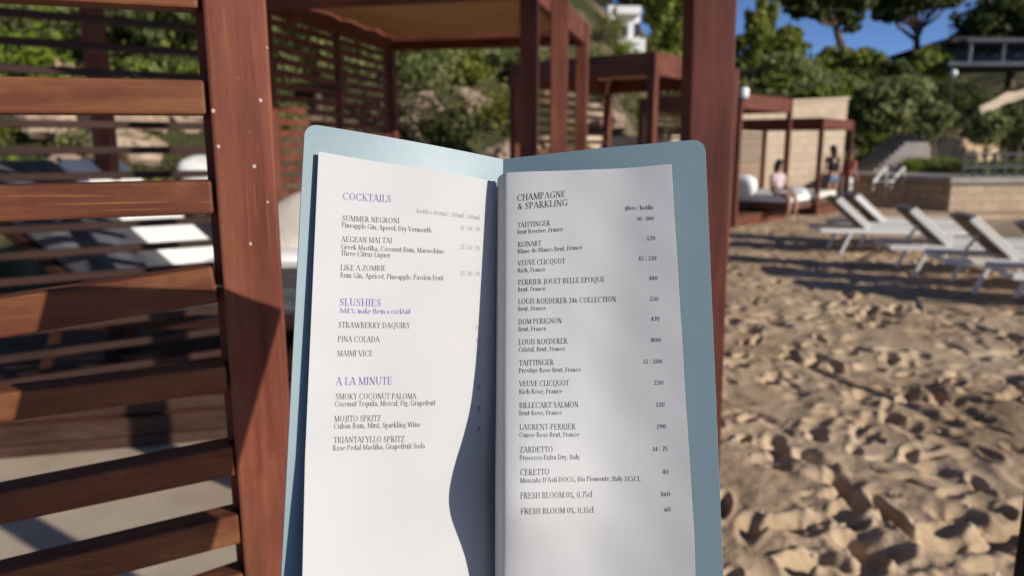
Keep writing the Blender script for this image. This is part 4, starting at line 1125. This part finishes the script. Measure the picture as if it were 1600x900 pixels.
def put_rock(px, Y, s, mat, label, group, k, sink=.25):
    p = at(px, 230, Y); z = float(hill_z(np.array([p.x]), np.array([Y]))[0]) if Y > 8 else 0
    m = MB(); m.blob((0,0,0), (s, s*.8, s*.62), k, .5, 3, 1.1); o = m.build('boulder', M[mat], loc=(p.x, Y, z+s*.62-s*sink*2))
    o.rotation_euler = (0,0,k); tag(o, label, 'rock', group)
for k in range(26): put_rock(rr.uniform(640, 870), rr.uniform(11.2, 14.5), rr.uniform(.16, .46), 'pale_rock', 'pinkish boulder of the rockery behind the nearest cabana', 'boulders of the rockery', k)
for k in range(14): put_rock(rr.uniform(-30, 330), rr.uniform(8.9, 12), rr.uniform(.25, .6), 'pale_rock', 'pale boulder on the far left slope seen through the slats', 'boulders seen through the slats', 40+k)
for k in range(12): put_rock(rr.uniform(880, 1060), rr.uniform(13, 18), rr.uniform(.2, .5), 'pale_rock', 'pale boulder in front of the low wall under the second cabana roof', 'boulders by the low wall', 70+k)
for k in range(12): put_rock(rr.uniform(1395, 1470), rr.uniform(23.6, 25), rr.uniform(.18, .5), 'pale_rock', 'broken rock lying at the foot of the ochre rock face', 'rocks under the ochre face', 90+k)
for k in range(9):
    put_shrub(4, 1480+k*17, 230, 38.2+.4*(k % 3), 1.5)
# low planting at the quay top
for k in range(9):
    p = at(1428+k*9, 292, 21.5); c = copy_tree(protos[(1, 3, 0)[k % 3]])
    c.location = (p.x, 21.5+.3*(k % 2), zq+.12); c.scale = (.55,)*3
    c['label'] = 'small green plant in the bed on top of the quay'; c['group'] = 'plants in the quay bed'
for k in range(16):
    p = at(1512+k*8, 285, 19.8); c = copy_tree(protos[(4, 0)[k % 2]])
    c.location = (p.x, 20.2+.3*(k % 3), zq+.10); c.scale = (.55, .55, .45)
    c['label'] = 'dark green hedge plant behind the quay railing'; c['group'] = 'hedge plants behind the quay railing'

# ------------------------------------------------------------------ houses on the hill
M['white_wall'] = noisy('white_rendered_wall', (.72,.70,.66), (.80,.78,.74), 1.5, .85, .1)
M['shade_wall'] = noisy('shade_darkened_render', (.07,.078,.09), (.10,.11,.125), 1.5, .85, .1)  # base colour darkened to put the house in shade
M['window_glass'] = noisy('dark_window_glass', (.02,.025,.03), (.04,.05,.06), 3, .1, .6)
M['roof_tile'] = noisy('dark_roof_tiles', (.03,.028,.03), (.07,.06,.06), 5, .9, .1, .5, .05)
vl = thing('white_villa', 'white villa with tall pillars among the pines at the top centre', 'villa', (0,0,0))
Yv = 25.5
def px_box(mbld, x0, y0, x1, y1, Y, d):
    a, b = at(x0, y1, Y), at(x1, y0, Y); mbld.box(((a.x+b.x)/2, Y+d/2, (a.z+b.z)/2), (abs(b.x-a.x), d, abs(b.z-a.z)))
def vpart(nm, mat, rects, Y, d):
    m = MB()
    for r_ in rects: px_box(m, *r_, Y, d)
    return m.build(nm, M[mat], vl)
w_ = vpart('wall', 'white_wall', [(968, 22, 1000, 70)], Yv+1.2, 4)
for r_ in ((972, 40, 980, 56), (993, 36, 1000, 56)):
    m = MB(); px_box(m, *r_, Yv+1.1, .12); m.build('window', M['window_glass'], vl)
for r_ in ((949, 8, 961, 80), (981, 34, 990, 82)):
    m = MB(); px_box(m, *r_, Yv, .35); m.build('pillar', M['white_wall'], vl)
vpart('roof_slab', 'white_wall', [(964, 9, 1002, 21)], Yv-.1, 5)
vpart('terrace', 'white_wall', [(962, 60, 1009, 92)], Yv-.5, 1.6)
hs = thing('hill_house', 'long shaded grey house with a white-posted terrace under the top right pine', 'house', (0,0,0))
Yh = 40
def hpart(nm, mat, rects, Y, d):
    m = MB()
    for r_ in rects: px_box(m, *r_, Y, d)
    return m.build(nm, M[mat], hs)
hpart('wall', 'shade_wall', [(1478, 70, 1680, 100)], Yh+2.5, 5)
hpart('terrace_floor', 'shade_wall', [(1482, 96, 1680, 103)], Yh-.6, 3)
for x in (1516, 1568, 1612): hpart('terrace_post', 'white_wall', [(x, 65, x+4, 96)], Yh-.3, .2)
for x in (1528, 1550, 1584): hpart('window', 'window_glass', [(x, 72, x+14, 88)], Yh+2.42, .1)
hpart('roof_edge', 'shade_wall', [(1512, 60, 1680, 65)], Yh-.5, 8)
a, b = at(1480, 70, Yh+1), at(1512, 58, Yh+1)
m = MB(); m.add([(a.x-.5, Yh-.2, a.z), (a.x+8, Yh-.2, a.z), (a.x+8, Yh+7, a.z), (a.x-.5, Yh+7, a.z), (a.x+1.5, Yh+3, a.z+.75), (a.x+6, Yh+3, a.z+.75)], [(0,1,5,4),(1,2,5),(2,3,4,5),(3,0,4),(0,3,2,1)]); m.build('roof', M['roof_tile'], hs)

# ------------------------------------------------------------------ people by the farthest cabanas
M['skin'] = noisy('tanned_skin', (.36,.20,.13), (.42,.245,.165), 6, .55, .3)
M['black_cloth'] = noisy('black_cotton', (.010,.010,.012), (.022,.022,.026), 30, .85, .1)
M['denim'] = noisy('faded_denim', (.10,.15,.21), (.17,.23,.30), 25, .85, .1)
M['white_cloth'] = noisy('white_cotton', (.66,.65,.64), (.74,.73,.72), 20, .85, .1)
M['pink_cloth'] = noisy('pale_pink_cotton', (.46,.38,.36), (.54,.45,.43), 20, .85, .1)
M['red_cloth'] = noisy('faded_red_cotton', (.36,.08,.07), (.46,.13,.11), 20, .85, .1)
M['hair_dark'] = noisy('dark_brown_hair', (.010,.007,.006), (.03,.02,.015), 40, .5, .4)
def skinned(name, joints, edges, mat, parent, root=0, sub=2):
    me = bpy.data.meshes.new(name); me.from_pydata([j[0] for j in joints], edges, []); me.materials.append(M[mat])
    o = bpy.data.objects.new(name, me); sc.collection.objects.link(o); o.parent = parent
    o.modifiers.new('skin', 'SKIN').use_smooth_shade = True
    sv = me.skin_vertices[0].data
    for i, j in enumerate(joints):
        r_ = j[1]; sv[i].radius = (r_, r_) if not isinstance(r_, tuple) else r_
        sv[i].use_root = (i == root)
    s = o.modifiers.new('smooth', 'SUBSURF'); s.levels = sub; s.render_levels = sub
    return o
def person(label, loc, rz, top, bottom, sit=False, h=1.62, bend=.0, legs='skin'):
    t = thing('person', label, 'person', loc, rz); k = h/1.7
    V = lambda x, y, z: (x*k, y*k, z*k)
    if not sit:
        J = [(V(0,0,.95),.115*k),(V(0,.01-bend*.3,1.12),.10*k),(V(0,-bend*.8,1.33),(.14*k,.095*k)),(V(0,.01-bend,1.47),.05*k),(V(0,-.01-bend*1.1,1.54),.055*k),(V(0,-.02-bend*1.15,1.63),(.078*k,.092*k)),(V(0,-.02-bend*1.15,1.69),.06*k)]
        E_ = [(0,1),(1,2),(2,3),(3,4),(4,5),(5,6)]
        for s in (-1, 1):
            o = len(J)
            J += [(V(.10*s,0,.86),.095*k),(V(.105*s,-.02,.50),.058*k),(V(.11*s+.03*s,.02,.26),.052*k),(V(.13*s,.03,.08),.036*k),(V(.14*s,-.10,.03),.035*k)]
            E_ += [(0,o),(o,o+1),(o+1,o+2),(o+2,o+3),(o+3,o+4)]
            o = len(J)
            J += [(V(.19*s,-bend*.9,1.40),.055*k),(V(.25*s,.02-bend*.7,1.14),.040*k),(V(.24*s,-.10-bend*.5,.93),.031*k),(V(.23*s,-.15-bend*.5,.85),.034*k),(V(.225*s,-.17-bend*.5,.79),.022*k)]
            E_ += [(2,o),(o,o+1),(o+1,o+2),(o+2,o+3),(o+3,o+4)]
        tp = [(V(0,0,1.0),(.15*k,.12*k)),(V(0,.01-bend*.3,1.13),(.135*k,.115*k)),(V(0,-bend*.75,1.30),(.165*k,.12*k)),(V(0,-bend*.85,1.41),(.13*k,.09*k))]
        tE = [(0,1),(1,2),(2,3)]
        for s in (-1, 1):
            o = len(tp); tp += [(V(.19*s,-bend*.9,1.39),.068*k),(V(.225*s,-bend*.8,1.25),.058*k)]; tE += [(2,o),(o,o+1)]
        bt = [(V(0,0,.98),(.155*k,.125*k)),(V(0,0,.90),(.16*k,.13*k))]; bE = [(0,1)]
        for s in (-1, 1):
            o = len(bt); bt += [(V(.10*s,0,.82),.112*k),(V(.105*s,-.01,.68 if legs == 'skin' else .48),.10*k if legs == 'skin' else .075*k)]; bE += [(1,o),(o,o+1)]
            if legs != 'skin': bt.append((V(.13*s,.02,.12),.058*k)); bE.append((o+1,o+2))
        hz_, hy_ = 1.64, -.0-bend*1.15
    else:
        J = [(V(0,0,.12),.12*k),(V(0,.03,.30),.105*k),(V(0,.0,.50),(.14*k,.095*k)),(V(0,-.03,.63),.05*k),(V(0,-.05,.70),.055*k),(V(0,-.07,.79),(.078*k,.092*k)),(V(0,-.07,.85),.06*k)]
        E_ = [(0,1),(1,2),(2,3),(3,4),(4,5),(5,6)]
        for s in (-1, 1):
            o = len(J)
            J += [(V(.11*s,-.08,.10),.095*k),(V(.13*s,-.42,.12),.06*k),(V(.13*s,-.46,-.12),.052*k),(V(.13*s,-.44,-.32),.036*k),(V(.13*s,-.56,-.37),.034*k)]
            E_ += [(0,o),(o,o+1),(o+1,o+2),(o+2,o+3),(o+3,o+4)]
            o = len(J)
            J += [(V(.19*s,-.01,.57),.055*k),(V(.25*s,-.06,.33),.040*k),(V(.16*s,-.26,.24),.031*k),(V(.13*s,-.34,.23),.034*k),(V(.11*s,-.40,.21),.022*k)]
            E_ += [(2,o),(o,o+1),(o+1,o+2),(o+2,o+3),(o+3,o+4)]
        tp = [(V(0,0,.16),(.15*k,.13*k)),(V(0,.03,.30),(.14*k,.12*k)),(V(0,.0,.48),(.165*k,.12*k)),(V(0,-.01,.58),(.13*k,.09*k))]; tE = [(0,1),(1,2),(2,3)]
        for s in (-1, 1):
            o = len(tp); tp += [(V(.19*s,-.01,.56),.068*k),(V(.225*s,-.04,.42),.058*k)]; tE += [(2,o),(o,o+1)]
        bt = [(V(0,.0,.12),(.155*k,.13*k)),(V(0,-.04,.11),(.15*k,.12*k))]; bE = [(0,1)]
        for s in (-1, 1):
            o = len(bt); bt += [(V(.115*s,-.14,.11),.11*k),(V(.125*s,-.30,.115),.095*k)]; bE += [(1,o),(o,o+1)]
        hz_, hy_ = .80, -.045
    skinned('body', J, E_, 'skin', t)
    skinned('shirt', tp, tE, top, t, 1); skinned('trousers' if legs != 'skin' else 'shorts', bt, bE, bottom, t, 1)
    m = MB(); m.blob((0, (hy_+.012)*k, (hz_+.035)*k), (.092*k, .105*k, .10*k), 3, .12, 3)
    m.tube([(0, (hy_+.07)*k, hz_*k), (0, (hy_+.10)*k, (hz_-.12)*k), (0, (hy_+.085)*k, (hz_-.25)*k)], [.07*k, .055*k, .02*k], 10)
    m.build('hair', M['hair_dark'], t, smooth=True)
    m = MB(); m.blob((0, (hy_-.105)*k, (hz_-.01)*k), (.014*k, .02*k, .022*k), 2, 0, 1); m.build('nose', M['skin'], t, smooth=True)
    for s in (-1, 1):
        m = MB(); m.blob((.032*s*k, (hy_-.088)*k, (hz_+.012)*k), (.012*k, .008*k, .008*k), 2, 0, 1); m.build('eye', M['hair_dark'], t, smooth=True)
    return t
p = on_ground(1297, 323); person('person in a black top and denim shorts standing by the farthest cabana, seen from behind', (p.x, p.y, -.03), R(200), 'black_cloth', 'denim', h=1.52, bend=.05)
p = on_ground(1320, 322); person('person in a red top and white trousers standing beside the one in black', (p.x, p.y, -.03), R(110), 'red_cloth', 'white_cloth', h=1.42, bend=.06, legs='cloth')
p = at(1212, 312, 14.9); person('person in pale pink sitting on the edge of the third cabana', (p.x, p.y, .47), R(35), 'pink_cloth', 'white_cloth', sit=True, h=1.45)
tb = thing('sunbed', 'sunbed with a white mattress inside the third cabana', 'sunbed', (p.x+.05, p.y+.55, .22), R(-42))
m = MB(); m.box((-.1, 0, .12), (1.5, 1.3, .14), ch=.02); m.build('base', M['deck_wood'], tb)
m = MB(); m.box((-.1, 0, .26), (1.46, 1.26, .14), ch=.04); m.build('mattress', M['white_cushion'], tb)
pillow('white pillow at the left end of the third cabana\'s bed by its lantern post', at(1158, 290, 14.6), (.6, .3, .42), (R(20), 0, R(-42)), 'white_cushion', 11)
pillow('white pillow on the bed just right of the seated person', at(1242, 304, 16.6), (.55, .4, .3), (R(30), 0, R(-30)), 'white_cushion', 13)
tb = thing('sunbed', 'low sunbed inside the farthest cabana', 'sunbed', (6.55, 17.4, .2), R(-39))
m = MB(); m.box((0, 0, .10), (1.6, 1.5, .14), ch=.02); m.build('base', M['deck_wood'], tb)
m = MB(); m.box((0, 0, .24), (1.56, 1.46, .14), ch=.04); m.build('mattress', M['cream_cushion'], tb)

# bits lying on the sand near the viewer
M['shell'] = noisy('bleached_shell', (.55,.50,.43), (.70,.66,.60), 60, .7)
M['twig'] = noisy('dry_twig', (.05,.03,.018), (.10,.06,.035), 60, .9)
def sand_z(x, y):
    i = min(len(ys)-1, int(np.searchsorted(ys, y))); j = min(len(us)-1, int(np.searchsorted(us, x/y))); return float(Zg[i, j])
for k in range(46):
    px, py = rr.uniform(1135, 1590), rr.uniform(520, 895); g_ = on_ground(px, py); z = sand_z(g_.x, g_.y)
    s_ = rr.uniform(.004, .009)
    m = MB(); m.blob((0,0,0), (s_*1.3, s_, s_*.6), k, .3, 2); o = m.build('pebble', M['shell' if k % 3 else 'pale_rock'], smooth=True, loc=(g_.x, g_.y, z+s_*.2))
    tag(o, 'tiny pale pebble lying on the trodden sand', 'pebble', 'tiny pebbles on the sand')
for k in range(9):
    px, py = rr.uniform(1135, 1580), rr.uniform(540, 880); g_ = on_ground(px, py); z = sand_z(g_.x, g_.y)
    a_ = rr.uniform(0, 3.1); L_ = rr.uniform(.05, .11); c_, s_ = math.cos(a_)*L_, math.sin(a_)*L_
    m = MB(); m.tube([(-c_/2, -s_/2, .006), (rr.uniform(-.01,.01), rr.uniform(-.01,.01), .012), (c_/2, s_/2, .006)], [.002, .0026, .0012], 6)
    o = m.build('twig', M['twig'], loc=(g_.x, g_.y, z)); tag(o, 'thin dark dry twig lying on the trodden sand', 'twig', 'dry twigs on the sand')
